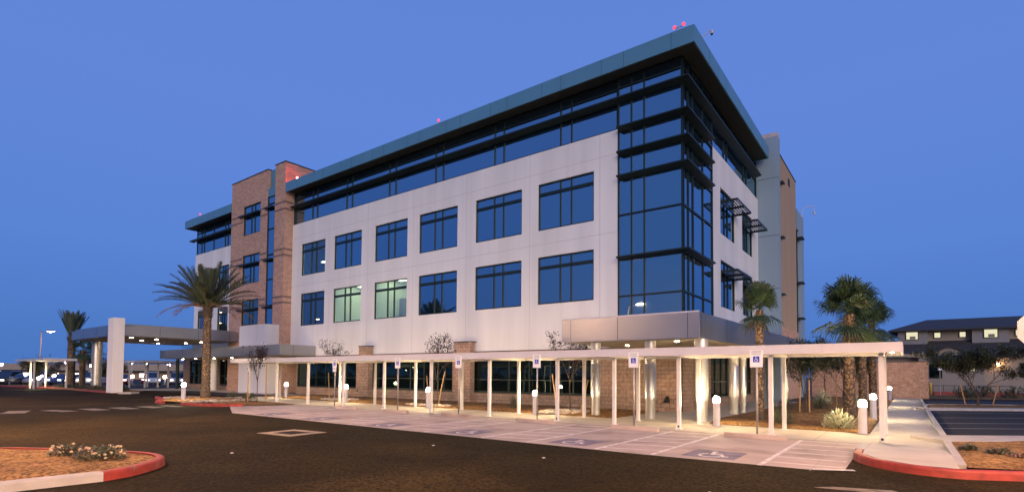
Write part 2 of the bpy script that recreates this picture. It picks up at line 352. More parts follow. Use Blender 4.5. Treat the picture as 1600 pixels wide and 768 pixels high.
# planting beds
def bed(name, pts, z, m, amp=.05, step=.5):
    xs = [p[0] for p in pts]; ys = [p[1] for p in pts]
    from mathutils import noise
    def inside(x,y):
        c = False; n = len(pts)
        for i in range(n):
            (x1,y1),(x2,y2) = pts[i],pts[(i+1)%n]
            if (y1>y)!=(y2>y) and x < (x2-x1)*(y-y1)/(y2-y1)+x1: c = not c
        return c
    bm = bmesh.new(); vs = [bm.verts.new((x,y,z)) for x,y in pts]; bm.faces.new(vs)
    bmesh.ops.triangulate(bm, faces=bm.faces[:])
    for _ in range(7):
        long = [e for e in bm.edges if e.calc_length() > step*1.6]
        if not long: break
        bmesh.ops.subdivide_edges(bm, edges=long, cuts=1); bmesh.ops.triangulate(bm, faces=bm.faces[:])
    for v in bm.verts:
        if not v.is_boundary:
            v.co.z += amp*(.6+noise.noise((v.co.x*.5,v.co.y*.5,0)))+.25*amp*noise.noise((v.co.x*2.3,v.co.y*2.3,4))
    me = bpy.data.meshes.new(name); bm.to_mesh(me); bm.free(); me.materials.append(m)
    me.polygons.foreach_set('use_smooth',[True]*len(me.polygons))
    o = bpy.data.objects.new(name, me); col.objects.link(o); o['kind'] = 'structure'; return o
bed('planting_bed', [(-30,-5.2),(-18.6,-5.65),(-.85,-5.72),(-1.0,-.2),(-30,-.2)], .02, M['soil'])
bed('planting_bed', [(2.88,-5.72),(7.58,-5.72),(7.58,27.5),(2.62,27.5),(2.62,10),(2.4,-3.2)], .03, M['soil'], .09)
bed('planting_bed', [(9.4,-12.55),(11,-11.9),(40,3),(44,20),(9.4,-7.7)], .11, M['soil'], .05)
bed('planting_bed', [(-23.8,-9.4),(-17.9,-9.0),(-18.9,-11.6),(-21.5,-12.4)], .05, M['soil'], .05)
bed('planting_bed', [(-31,-8.4),(-23.8,-8.6),(-23.8,-12.9),(-25.2,-12.9),(-28.5,-11.9)], .10, M['soil'], .08)
# kerbs
kerb('kerb', smooth_line([(7.6,-11.2),(7.62,-12.0),(7.95,-12.75),(8.6,-13.25),(9.3,-13.3),(10.2,-12.85),(14,-11.0),(30,-2.5)]), M['kerb_red'], wd=.17)
b = MB(); b.add([(7.6,-11.2,-.03),(7.78,-11.2,-.03),(7.78,-11.2,.153),(7.6,-11.2,.15),(7.6,-8.76,-.03),(7.78,-8.76,-.03),(7.78,-8.76,.036),(7.6,-8.76,.034)],[(0,1,2,3),(7,6,5,4),(0,3,7,4),(1,5,6,2),(3,2,6,7)])
struct('kerb', b, M['kerb'])
isl = [(-5.9,-23.6),(-6.4,-22.7),(-5.8,-22.15),(-4.8,-21.6),(-3.6,-21.05),(-2.9,-20.95),(-2.3,-21.15),(-1.72,-21.75),(-1.52,-22.25)]
il = smooth_line(isl[::-1])
kerb('kerb', il[::-1], M['kerb_red'], wd=-.15)
kerb('kerb', [(-1.52,-22.26),(-1.62,-23.4),(-2.4,-25.2)], M['kerb'], wd=-.15)
bed('planting_bed', [tuple(p) for p in offset_line(il[::-1],-.15)] + [(-1.7,-22.3),(-1.78,-23.4),(-2.5,-25.1),(-6.1,-25.1)], .12, M['soil'], .04, .25)
kerb('kerb', smooth_line([(-31,-11.3),(-27.5,-12.2),(-25.4,-13.25),(-23.9,-13.45)]), M['kerb_red'])
kerb('kerb', smooth_line([(-22.3,-13.15),(-20.6,-13.0),(-19.2,-12.4),(-18.6,-11.7)]), M['kerb_red'])
kerb('kerb', [(-75,-12.6),(-62,-10.2),(-56,-9.9),(-48,-10.2),(-42.3,-10.5),(-41.2,-10.3)], M['kerb_red'], wd=.3, h=.14)
kerb('kerb', [(-41.2,-10.3),(-40.6,-9.6),(-41,-8.9)], M['kerb'], wd=.3, h=.14)
bed('planting_bed', [(-75,-12.2),(-62,-9.8),(-56,-9.55),(-48,-9.85),(-42.4,-10.2),(-41.2,-9.6),(-42,-8.2),(-60,-5.6),(-75,-8.5)], .12, M['soil'], .06)
# road and bay markings
b = MB()
def stripe(x0,y0,x1,y1,wd=.10,z=.0125):
    d = Vector((x1-x0,y1-y0)).normalized(); n = Vector((-d.y,d.x))*wd/2
    b.quad((x0+n.x,y0+n.y,z),(x0-n.x,y0-n.y,z),(x1-n.x,y1-n.y,z),(x1+n.x,y1+n.y,z))
Lx = [6.24,4.08,2.72,.78,-.74,-2.95,-4.4,-6.6,-8.1,-10.2,-11.8,-13.6,-15.3]
for i,x in enumerate(Lx): stripe(x,-8.95,x,(-14.05 if x>-14.4 else -13.3))
hat = [(6.29,7.55)]+[(Lx[i+1]+.05,Lx[i]-.05) for i in range(1,len(Lx)-1,2)]
for j,(a,c) in enumerate(hat):
    for k in range(6):
        y = -9.05-k*.86
        yb = y-(.35 if j else .1)
        if yb > -14: stripe(a,yb,c,y,.09,.0126)
stripe(7.1,-13.85,7.75,-13.55,.14)
struct('parking_lines', b, M['line'])
b = MB()
for p in ([(-20.6,-20.4),(-20.4,-19.65),(-22.2,-19.1),(-22.4,-19.8)],[(-20.2,-18.5),(-20.3,-17.9),(-21.9,-18.3),(-21.9,-18.9)],[(-20.2,-17.4),(-20.3,-16.75),(-22,-16.9),(-22,-17.55)],
          [(-20.3,-16.3),(-20.3,-15.6),(-22.2,-15.7),(-22.1,-16.4)],[(-20.4,-15.1),(-20.45,-14.5),(-22.3,-14.6),(-22.2,-15.25)],[(-20.6,-14),(-20.7,-13.55),(-22.5,-13.7),(-22.4,-14.25)]):
    b.poly([(x,y,.006) for x,y in p])
b.poly([(x,y,.006) for x,y in [(7.35,-15.7),(7.6,-15.45),(8.35,-15.2),(8.6,-15.5)]])
struct('crosswalk_lines', b, M['line_faded'])

def stroke(b, pts, wd, f):
    P = [Vector(p) for p in pts]; L = offset_line(P, wd/2); Q = offset_line(P, -wd/2)
    for i in range(len(P)-1): b.quad(f(*Q[i]), f(*Q[i+1]), f(*L[i+1]), f(*L[i]))
def wheelchair(b, f):
    b.poly([f(.40+.075*math.cos(t*.5236), .90+.075*math.sin(t*.5236)) for t in range(12)])
    stroke(b, [(.41,.80),(.45,.46),(.70,.46),(.80,.19),(.92,.23)], .085, f)
    stroke(b, [(.435,.645),(.67,.645)], .075, f)
    stroke(b, [(.47+.275*math.cos(a), .285+.275*math.sin(a)) for a in [R(118+i*15) for i in range(16)]], .075, f)
b1 = MB(); b2 = MB()
for x,y in [(5.15,-13.15),(1.75,-13.2),(-1.85,-13.25),(-5.4,-13.3),(-9.2,-13.3),(-12.7,-13.2)]:
    b1.poly([(x-.55,y-.6,.0128),(x+.55,y-.6,.0128),(x+.55,y+.6,.0128),(x-.55,y+.6,.0128)])
    wheelchair(b2, lambda u,v,x=x,y=y: (x-.42+.84*u, y-.45+.9*v, .0138))
struct('blue_pads', b1, M['pad']); struct('wheelchair_paint', b2, M['line'])

# right hand car park
dr = Vector((.8,.6,0))
flat('car_park', [(9.38,-5.9),(9.38+.8*60,-5.9+.6*60),(57,60),(9.38,28)], .004, M['asphalt_lot'])
kerb('kerb', [(9.36,-7.6),(9.36+48,-7.6+36)], M['kerb'], wd=1.3, h=.12)
b = MB(); b.box(9.26,9.40,-12.3,28,-.03,.125); struct('kerb', b, M['kerb'])
b = MB()
for y in (-4.75,-2.0,.6,4.1,8.2,19.5,23.5): stripe(9.5,y+.1,9.5+.8*9,y+.1+.6*9,.10,.010)
struct('parking_lines', b, M['line_lot'])
kerb('kerb', [(9.4,10.4),(9.4+32,10.4+24)], M['kerb'], wd=.9, h=.12)
bed('planting_bed', [(9.5,11.6),(9.5+32,11.6+24),(9.5+32,40),(9.5,16)], .09, M['soil'], .06)
kerb('kerb', [(9.4,16.2),(41.4,40.2)], M['kerb'], wd=.15, h=.12)
bed('planting_bed', [(9.4,28.2),(60,62),(60,75),(9.4,46)], .05, M['soil'], .1, 2.)
kerb('kerb', [(10.5,38.5),(40,48)], M['kerb_red'], wd=.3, h=.45)
# hills on the left horizon
b = MB(); n = 60; pts = []
for i in range(n+1):
    t = i/n; a = R(100+70*t); r = 5200
    h = (60 + 70*max(0,math.sin(t*9))*.5 + 80*t + 18*math.sin(t*31))*.62
    pts.append((math.cos(a)*r, math.sin(a)*r, max(15,h)))
for i in range(n):
    (x0,y0,h0),(x1,y1,h1) = pts[i],pts[i+1]
    b.quad((x0,y0,-5),(x1,y1,-5),(x1*1.1,y1*1.1,h1),(x0*1.1,y0*1.1,h0)); b.quad((x0*1.1,y0*1.1,h0),(x1*1.1,y1*1.1,h1),(x1*1.25,y1*1.25,-5),(x0*1.25,y0*1.25,-5))
struct('hills', b, M['hill'])

# ------------------------------------------------------------------ the office building
F = lambda s,d,z: (s, d, z)                 # front elevation, d runs inwards
S = lambda s,d,z: (-d, s, z)                # side elevation
def FY(y): return lambda s,d,z: (s, y+d, z)
def SX(x): return lambda s,d,z: (x-d, s, z)
bld = thing('office_building', 'four storey pale office building with a glazed corner and dark mirror windows', 'building', (0,0,0))
def part(name, mb, m, parent=None, **k): return mb.build(name, m, parent or bld, **k)
def wall(m, s0, s1, z0, z1, holes, depth, name, mt, parent=None, dz=None):
    """wall skin with real openings and their reveals"""
    b = MB(); ss = sorted({s0,s1,*[h[0] for h in holes],*[h[1] for h in holes]}); zs = sorted({z0,z1,*[h[2] for h in holes],*[h[3] for h in holes]})
    for i in range(len(ss)-1):
        for j in range(len(zs)-1):
            cs = (ss[i]+ss[i+1])/2; cz = (zs[j]+zs[j+1])/2
            if any(h[0]<cs<h[1] and h[2]<cz<h[3] for h in holes): continue
            b.quad(m(ss[i],0,zs[j]),m(ss[i+1],0,zs[j]),m(ss[i+1],0,zs[j+1]),m(ss[i],0,zs[j+1]))
    for h in list(holes)+[(s0,s1,z0,z1)]:
        a,c,e,g = h
        b.quad(m(a,0,e),m(a,depth,e),m(a,depth,g),m(a,0,g)); b.quad(m(c,0,e),m(c,depth,e),m(c,depth,g),m(c,0,g))
        b.quad(m(a,0,e),m(c,0,e),m(c,depth,e),m(a,depth,e)); b.quad(m(a,0,g),m(c,0,g),m(c,depth,g),m(a,depth,g))
    return part(name, b, mt, parent)
def window(m, s0, s1, z0, z1, mull=(), trans=(), fw_=.07, d=.10, gm=None, name='window', parent=None, inner=True):
    """frame with mullions and transoms; the pane is its child, each light set at its own slight tilt"""
    mull = sorted(mull); b = MB(); g = MB()
    b.mbox(m, s0, s0+fw_, d-.03, d+.07, z0, z1); b.mbox(m, s1-fw_, s1, d-.03, d+.07, z0, z1)
    b.mbox(m, s0+fw_, s1-fw_, d-.035, d+.07, z0, z0+fw_); b.mbox(m, s0+fw_, s1-fw_, d-.035, d+.07, z1-fw_, z1)
    for x in mull: b.mbox(m, x-.035, x+.035, d-.025, d+.07, z0+fw_, z1-fw_)
    for z,t in trans: b.mbox(m, s0+fw_, s1-fw_, d-.04, d+.065, z-t/2, z+t/2)
    xs = [s0+.02]+list(mull)+[s1-.02]; zs = [z0+.02]+sorted(z for z,t in trans)+[z1-.02]
    for i in range(len(xs)-1):
        for j in range(len(zs)-1):
            e = [d+.03+rnd.uniform(-.0025,.0025) for _ in range(3)]; e.append(e[0]+e[2]-e[1])
            g.quad(m(xs[i],e[0],zs[j]), m(xs[i+1],e[1],zs[j]), m(xs[i+1],e[2],zs[j+1]), m(xs[i],e[3],zs[j+1]))
    o = part(name, b, M['bronze'], parent); part('pane', g, gm or M['glass'], o); return o
def room(m, s0, s1, z0, z1, depth, wallm, lights, lm, extra=None):
    b = MB(); d0 = .34
    for q in ([(s0,d0,z0),(s1,d0,z0),(s1,depth,z0),(s0,depth,z0)],[(s0,d0,z1),(s1,d0,z1),(s1,depth,z1),(s0,depth,z1)],[(s0,depth,z0),(s1,depth,z0),(s1,depth,z1),(s0,depth,z1)],
              [(s0,d0,z0),(s0,depth,z0),(s0,depth,z1),(s0,d0,z1)],[(s1,d0,z0),(s1,depth,z0),(s1,depth,z1),(s1,d0,z1)]): b.quad(*[m(*p) for p in q])
    o = part('room', b, wallm)
    for (a,c,e,f_,z) in lights:
        l = MB(); l.mbox(m, a,c,e,f_,z-.05,z-.01); part('ceiling_light', l, lm, o)
    return o
Z1T,Z1B,Z2T,Z2B = 12.72,10.01,8.47,5.745
ZW0, ZW1, ZT = 3.17, 14.6, 17.32
WX = [(-32.8,-29.34),(-28.14,-24.62),(-23.07,-19.5),(-18.33,-14.73),(-13.2,-9.58),(-8.43,-4.81)]
holes = [(a,c,z0,z1) for a,c in WX for z0,z1 in ((Z2B,Z2T),(Z1B,Z1T))]
front = wall(F, -34.21, -3.42, ZW0, ZW1, holes, .3, 'wall', M['stucco'])
lit = {(0,0):1,(0,1):1,(1,0):1,(2,0):1}
for i,(a,c) in enumerate(WX):
    wd = c-a
    for j,(z0,z1) in enumerate(((Z2B,Z2T),(Z1B,Z1T))):
        window(F, a+.005, c-.005, z0+.005, z1-.005, (a+wd*.405,a+wd*.60), ((z1-.62,.17),), gm=M['glass_clear'] if (i,j) in lit else None)
# lit and half lit rooms behind the clear panes
room(F, -28.3,-24.5, 5.2, 8.9, 6.5, M['interior'], [(-27.6,-27.0,1.2,2.4,8.9),(-26.2,-25.6,1.2,2.4,8.9),(-27.6,-27.0,3.9,5.1,8.9),(-26.2,-25.6,3.9,5.1,8.9)], M['tube'])
r3 = room(F, -23.2,-19.3, 5.2, 8.9, 7.5, M['interior'], [(-22.6,-22.0,1.0,2.2,8.9),(-21.0,-20.4,1.0,2.2,8.9),(-22.6,-22.0,4.0,5.2,8.9),(-21.0,-20.4,4.0,5.2,8.9)], M['tube'])
l = MB(); l.box(-19.75,-19.4,2.2,2.22,7.0,7.2); part('exit_light', l, M['exit'], r3)
l = MB(); l.box(-23.1,-22.6,2.5,4.2,5.2,7.6); l.box(-21.6,-20.2,3.4,4.1,5.2,6.0); part('furniture', l, M['house_siding'], r3)
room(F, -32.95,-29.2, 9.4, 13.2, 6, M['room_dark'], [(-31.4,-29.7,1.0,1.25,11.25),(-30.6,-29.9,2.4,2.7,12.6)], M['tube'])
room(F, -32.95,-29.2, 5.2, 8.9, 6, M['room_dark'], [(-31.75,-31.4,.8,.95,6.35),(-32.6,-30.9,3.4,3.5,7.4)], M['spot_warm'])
# joints in the stucco
b = MB()
for x in (-4.45,-9.0,-13.95,-18.9,-23.85,-28.75): b.box(x-.012,x+.012,-.004,.0,ZW0+.01,ZW1-.01)
for z in (9.2,13.35):
    xs = [-34.2,-28.762,-23.862,-18.912,-13.962,-9.012,-4.462,-3.43]
    for i in range(len(xs)-1): b.box(xs[i]+.025,xs[i+1]-.0,-.0035,.0,z-.011,z+.011)
merge(front, b, M['joint'])
# clerestory band, glazed corner
mu = []
for a,c in WX: mu += [a+(c-a)*.405, a+(c-a)*.60]
window(F, -34.2, -3.44, ZW1+.004, ZT, mu+[-33.9], ((16.77,.09),(16.05,.12)), name='clerestory_window')
window(F, -3.40, -.0, 4.12, ZT, (-2.65,-1.96), ((16.77,.08),(16.05,.12),(14.5,.12),(13.2,.12),(11.95,.12),(10.02,.08),(7.75,.12),(5.8,.08)), name='corner_window', d=.0)
window(S, .11, 4.86, 4.12, ZT, (.82,1.54,3.15), ((16.77,.08),(16.05,.12),(14.5,.12),(13.2,.12),(11.95,.12),(10.02,.08),(7.75,.12),(5.8,.08)), name='corner_window', d=.0)
window(S, 4.90, 16.05, ZW1+.004, ZT, (7.57,8.24,12.33,13.1), ((16.77,.09),(16.05,.12)), name='clerestory_window')
SW = [(6.41,9.72),(11.44,14.45)]
wall(S, 4.88, 16.1, 3.9, ZW1, [(a,c,z0,z1) for a,c in SW for z0,z1 in ((Z2B,Z2T),(Z1B,Z1T))], .3, 'wall', M['stucco'])
for a,c in SW:
    for z0,z1 in ((Z2B,Z2T),(Z1B,Z1T)): window(S, a+.005, c-.005, z0+.005, z1-.005, (a+(c-a)*.36,a+(c-a)*.57), ((z1-.62,.15),))
# horizontal shades wrapping the corner, each a thin tapered plate on a dark bracket line
def shade(z, x0, y1, pr=.46, xr=.44):
    b = MB()
    b.add([(x0,-pr,z-.02),(xr,-pr,z-.02),(xr,y1,z-.02),(0.02,y1,z-.10),(0.02,-.02,z-.10),(x0,-.02,z-.10),
           (x0,-pr,z+.05),(xr,-pr,z+.05),(xr,y1,z+.05),(0.02,y1,z+.06),(0.02,-.02,z+.06),(x0,-.02,z+.06)],
          [(0,1,4,5),(1,2,3,4),(6,11,10,7),(7,10,9,8),(0,6,7,1),(1,7,8,2),(2,8,9,3),(0,5,11,6)])
    return part('shade_fin', b, M['bronze'])
shade(16.05, -34.0, 15.3); shade(14.5, -3.3, 3.85); shade(13.2, -3.3, 3.9); shade(11.95, -3.3, 3.9); shade(7.75, -3.3, 3.9)
# louvred sunshades on the side windows
for z in (11.85,7.78):
    for a,c in SW:
        b = MB(); pr = .92; a_,c_ = a+.02, c+.0
        for x in (.93,.02): b.box(x-.03,x+.03,a_,c_,z-.05,z+.05)
        for k in range(1,6): b.box(.05+k*.145-.012,.05+k*.145+.03,a_+.04,c_-.04,z-.02,z+.035)
        for y in (a_+.02,(a_+c_)/2,c_-.02): b.box(.0,pr,y-.025,y+.025,z-.07,z+.06)
        b.box(.0,.04,a_,a_+.06,z-.55,z-.05)
        part('sunshade', b, M['bronze'])
# roof: deep metal fascia, dark soffit, a lower upstand set back behind it
for x0,x1,y1 in ((-34.03,.87,15.6),(-54.1,-43.75,20)):
    b = MB(); fx = .0
    b.box(x0,x1,-.87,-.80,17.27,18.08)
    if x1 > 0: b.box(x1-.07,x1,-.80,y1,17.27,18.08); b.box(-1,x1-.08,y1-.07,y1,17.27,18.08)
    else: b.box(x0,x0+.07,-.80,y1,17.27,18.08)
    b.box(x0+.25,x1-.25,-.60,-.54,18.0,18.27)
    if x1 > 0: b.box(x1-.31,x1-.25,-.54,y1-.2,18.0,18.27)
    x = x1-1.35
    rf = part('roof_fascia', b, M['fascia'])
    b = MB(); x = x1-1.1
    k = 0
    while x > x0+.4:
        b.box(x-.008,x+.008,-.873,-.87,17.275,18.075); x -= (1.25 if k%2 else 2.45); k += 1
    if x1 > 0:
        for y in (1.5,4.5,7.5,10.5,13.5): b.box(x1,x1+.003,y-.008,y+.008,17.275,18.075)
    merge(rf, b, M['bronze'])
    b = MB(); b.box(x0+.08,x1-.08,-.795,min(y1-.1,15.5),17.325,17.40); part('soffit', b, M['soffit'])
    b = MB(); b.box(x0+.3,x1-.35,-.50,y1-.1,17.42,18.02); part('roof', b, M['roof'])
# body behind the skins so nothing shows through
b = MB(); b.box(-34.1,-.5,8,30,.1,17.3); b.box(-53.2,-34.2,8,30,.1,17.3); b.box(-3.3,-.55,.5,7.9,4.2,17.25); b.box(-3.2,-.5,4.9,16.0,.15,17.2); part('core', b, M['room_dark'])
# dark floor edges closing the shell
b = MB(); b.box(-34.1,-3.5,.45,7.9,13.6,14.4); b.box(-34.1,-3.5,.45,7.9,3.2,4.2); part('floor_slab', b, M['room_dark'])

# brick tower with its windows, slot window and slender pier
TY = FY(-.79)
TW = [(14.55,17.31),(9.97,12.66),(6.13,8.47)]
tower = wall(TY, -43.75, -37.1, 0, 19.93, [(-41.43,-38.28,a,c) for a,c in TW], .3, 'brick_tower', M['brick'])
b = MB(); b.box(-37.13,-37.1,-.5,.25,0.1,19.92); b.box(-43.75,-43.72,-.5,6,0.1,19.92); b.box(-37.13,-36.75,.28,6,17.9,19.75); part('brick_return', b, M['brick'])
b = MB(); b.box(-35.83,-34.215,-.80,4.,.05,20.0); pier = part('brick_pier', b, M['brick'])
b = MB(); b.box(-43.80,-37.05,-.84,-.44,19.932,20.0); b.box(-35.88,-34.16,-.85,4.05,20.003,20.07); part('coping', b, M['bronze'])
b = MB(); b.box(-37.05,-35.88,-.55,.2,18.2,19.9); part('wall_infill', b, M['fascia'])
b = MB(); b.box(-37.09,-35.84,-.74,-.6,17.46,18.2); part('roof_fascia', b, M['fascia'])
for z0,z1 in TW:
    window(TY, -41.42, -38.29, z0+.005, z1-.005, (-40.05,-39.45), ((z1-.95,.16),), gm=M['glass_clear'] if z0 < 7 else None)
    b = MB(); b.box(-41.85,-38.2,-1.12,-.795,z1-1.0,z1-.88); part('shade_fin', b, M['bronze'])
    b = MB(); b.box(-37.25,-35.85,-1.08,-.80,z1-1.0,z1-.88); part('shade_fin', b, M['bronze'])
window(FY(-.84), -37.08, -35.85, 5.9, 17.45, (), ((16.77,.08),(14.5,.08),(12.2,.1),(10.0,.08),(7.7,.1)), name='slot_window')
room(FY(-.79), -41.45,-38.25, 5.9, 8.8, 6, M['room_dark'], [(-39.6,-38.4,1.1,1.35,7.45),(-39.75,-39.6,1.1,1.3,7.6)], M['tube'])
b = MB()
for z in (16.52,15.92,12.42,11.9,8.3,7.8):
    for x0,x1 in ((-43.75,-41.45),(-38.27,-37.1)): b.box(x0,x1,-.796,-.79,z-.09,z+.09)
merge(tower, b, M['brick_band'])
b = MB()
for z in (16.52,15.92,12.42,11.9,8.3,7.8):
    b.box(-35.836,-34.209,-.806,-.4,z-.09,z+.09); b.box(-34.215,-34.209,-.4,-.01,z-.09,z+.09)
merge(pier, b, M['brick_band'])
# white box above the left canopy
b = MB(); b.box(-39.1,-34.62,-2.0,-.81,0.02,5.86); part('stair_box', b, M['stucco'])
# left wing
LW = [(-52.56,-49.35),(-48.05,-45.72)]
wall(F, -53.4, -43.76, 3.2, 14.45, [(a,c,z0,z1) for a,c in LW for z0,z1 in ((5.75,8.3),(10.0,12.6))], .3, 'wall', M['stucco'])
b = MB(); b.box(-53.4,-53.3,.31,28,3.2,14.45); part('wall', b, M['stucco'])
for a,c in LW:
    for z0,z1 in ((5.75,8.3),(10.0,12.6)): window(F, a+.005, c-.005, z0+.005, z1-.005, (a+(c-a)*.4,a+(c-a)*.6), ((z1-.62,.15),), gm=M['glass_clear'] if z0<6 else None)
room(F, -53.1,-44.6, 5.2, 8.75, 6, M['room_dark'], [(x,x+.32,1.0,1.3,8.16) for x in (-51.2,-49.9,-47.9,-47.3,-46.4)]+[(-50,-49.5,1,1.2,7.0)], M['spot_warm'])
window(F, -53.35, -43.78, 14.454, ZT, (-52.2,-51.6,-49.4,-46.9,-46.3), ((16.77,.09),(16.0,.12)), name='clerestory_window')
b = MB(); b.box(-53.9,-43.78,-.46,-.02,15.9,16.04); part('shade_fin', b, M['bronze'])

# ground storey
P1 = [(-34.2,-33.0),(-24.85,-23.0),(-14.95,-13.3),(-4.6,-3.4)]
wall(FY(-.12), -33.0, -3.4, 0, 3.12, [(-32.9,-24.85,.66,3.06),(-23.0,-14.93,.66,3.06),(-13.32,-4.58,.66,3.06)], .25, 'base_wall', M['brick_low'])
for x0,x1 in ((-24.05,-22.95),(-14.45,-13.05)):
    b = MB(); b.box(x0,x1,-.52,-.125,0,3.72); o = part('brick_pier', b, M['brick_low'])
    b = MB(); b.box(x0-.03,x1+.03,-.55,-.005,3.722,3.78); part('coping', b, M['bronze'], o)
b = MB()
b.box(-34.2,-3.42,-.02,.3,3.09,3.165)
for x0,x1 in ((-32.9,-24.85),(-23.0,-14.93),(-13.32,-4.58)): b.box(x0,x1,-.17,-.06,.625,.665)
part('coping', b, M['bronze'])
for x0,x1 in ((-32.9,-24.85),(-23.0,-14.93),(-13.32,-4.58)):
    k = 6; window(FY(-.12), x0+.01, x1-.01, .67, 3.05, [x0+(x1-x0)*(i+1)/k for i in range(k-1)], ((1.42,.06),), name='storefront_window', gm=M['glass_low'])
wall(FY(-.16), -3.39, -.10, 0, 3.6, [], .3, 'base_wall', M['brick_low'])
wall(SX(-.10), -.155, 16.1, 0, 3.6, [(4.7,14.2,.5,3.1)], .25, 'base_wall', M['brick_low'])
window(SX(-.10), 4.72, 14.18, .51, 3.09, [5.9,7.1,8.3,9.5,10.7,11.9,13.1], ((1.42,.06),), name='storefront_window', gm=M['glass_low'])
# ground storey under the left canopy
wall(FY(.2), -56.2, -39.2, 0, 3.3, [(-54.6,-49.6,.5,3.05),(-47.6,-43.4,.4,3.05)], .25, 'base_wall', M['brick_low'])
for x0,x1 in ((-54.6,-49.6),(-47.6,-43.4)): window(FY(.2), x0+.01, x1-.01, .51, 3.04, [x0+(x1-x0)*(i+1)/4 for i in range(3)], ((1.42,.06),), name='storefront_window', gm=M['glass_low'])
# wall fittings
for x,z in ((-24.3,.42),(-.72,.45)):
    b = MB(); b.add([(x-.13,-.165,z),(x+.13,-.165,z),(x+.13,-.40,z),(x-.13,-.40,z),(x-.05,-.165,z+.3),(x+.05,-.165,z+.3)],[(0,1,2,3),(3,2,5,4),(0,3,4),(1,5,2),(0,4,5,1)])
    part('wall_fitting', b, M['iron'], loc=(0,0,0) if x < -1 else (0,-.03,0))
# pale grey pier, tan stair tower and rear bay on the side elevation
b = MB(); b.box(-.3,1.35,16.11,16.95,0,19.0); sp_ = part('side_pier', b, M['grey_stucco'])
b = MB(); b.box(-.28,1.33,16.14,16.93,19.002,19.3); part('parapet', b, mat('pink_cap',(.50,.42,.42),.8))
b = MB()
for z in (16.0,11.83,8.0,4.7): b.box(.005,1.353,16.105,16.11,z-.015,z+.015); b.box(1.35,1.355,16.11,16.94,z-.015,z+.015)
merge(sp_, b, M['bronze'])
b = MB(); b.box(-2.,1.27,17.0,24.15,5.42,18.0); part('stair_tower', b, M['tan_stucco'])
b = MB(); b.box(-2.,1.29,17.0,24.6,0,5.418); part('base_wall', b, M['brick'])
b = MB(); b.box(-2.05,1.31,16.97,24.18,18.003,18.08); part('coping', b, M['bronze'])
b = MB()
for z in (15.9,11.85,7.68): b.box(1.275,1.55,17.02,17.7,z-.03,z+.07)
for z in (13.4,9.6,6.6): b.box(1.2,1.7,24.62,25.6,z-.03,z+.1)
part('shade_fin', b, M['bronze'])
b = MB(); b.box(-2,1.27,25.5,28.2,0,15.9); b.box(-2,1.27,24.6,25.499,14.2,15.9); part('rear_bay', b, M['grey_stucco'])
window(SX(1.15), 24.62, 25.49, 4.2, 14.19, (), ((12,.08),(9.6,.08),(7.2,.08)), name='slot_window', d=.02)
b = MB(); b.box(1.275,1.30,20.6,21.3,16.75,17.3); part('vent', b, M['iron'])
# entrance canopy wrapped round the corner, on round metal columns
def canopy(pts, z0, z1, pm, sm, joints, nm='entrance_canopy'):
    b = MB(); b.prism(pts, z0, z1); o = part(nm, b, pm); bevel(o, .015)
    c = offset_line(pts, .14, True); b = MB(); b.prism([(p.x,p.y) for p in c], z0-.025, z0-.003); part('canopy_soffit', b, sm, o)
    b = MB()
    for (x,y,nx,ny) in joints:
        tx,ty = -ny,nx; e = .004
        b.add([(x+tx*.011,y+ty*.011,z0+.01),(x-tx*.011,y-ty*.011,z0+.01),(x-tx*.011+nx*e,y-ty*.011+ny*e,z0+.01),(x+tx*.011+nx*e,y+ty*.011+ny*e,z0+.01),
               (x+tx*.011,y+ty*.011,z1-.02),(x-tx*.011,y-ty*.011,z1-.02),(x-tx*.011+nx*e,y-ty*.011+ny*e,z1-.02),(x+tx*.011+nx*e,y+ty*.011+ny*e,z1-.02)],[(0,3,2,1),(4,5,6,7),(3,7,6,2),(0,4,7,3),(1,2,6,5)])
    merge(o, b, M['bronze']); return o
ec = canopy([(-3.38,-5.55),(2.48,-5.55),(3.05,16.08),(.02,16.08),(.02,-.02),(-3.38,-.02)], 3.13, 4.08, M['panel'], M['soffit_light'],
            [(-2.95,-5.55,0,-1),(-.78,-5.55,0,-1),(2.05,-5.55,0,-1),(2.494,-4.9,1,0),(2.57,-2.2,1,0),(2.64,.8,1,0),(2.72,3.8,1,0),(2.8,6.8,1,0)])
b = MB(); b.box(-3.36,2.46,-5.53,-5.46,4.083,4.13); part('canopy_flashing', b, M['white'], ec)
for x,y,r in ((-2.1,-4.9,.21),(.33,-4.9,.23),(2.40-.1,-4.75,.25),(2.2,.3,.22),(2.3,1.55,.15),(2.15,8.3,.16),(2.45,11.6,.16)):
    b = MB(); b.lathe([(r*.86,.0),(r*.86,.78),(r*.88,.80),(r,.80),(r,2.2),(r*.985,2.205),(r*.985,2.215),(r,2.22),(r,3.12)], x, y, 28); o = part('column', b, M['column'], ec, smooth=True)
    o.data.set_sharp_from_angle(angle=R(35))
for x,y in ((1.2,-4.3),(1.2,-1.6),(1.3,2),(1.3,5.5),(1.3,9),(1.3,12.5),(-1.7,-2.6)):
    b = MB(); b.lathe([(.075,3.085),(.075,3.103)], x, y, 14); part('downlight', b, M['down'], ec)
lc = canopy([(-53.5,-3.1),(-30.36,-3.1),(-30.36,-.03),(-33.9,-.03),(-34.2,-.85),(-53.5,-.03)], 3.14, 3.98, M['panel'], M['soffit_light'], [(-48,-3.1,0,-1),(-42.3,-3.1,0,-1),(-36.3,-3.1,0,-1),(-30.36,-2.0,1,0)], 'entrance_canopy')
b = MB(); b.lathe([(.36,0),(.36,3.1)], -45.8, -1.2, 24); part('column', b, M['stucco'], lc, smooth=True).data.set_sharp_from_angle(angle=R(35))
b = MB(); b.lathe([(.16,0),(.16,3.1)], -53.0, -1.6, 16); part('column', b, M['bronze'], lc, smooth=True).data.set_sharp_from_angle(angle=R(35))
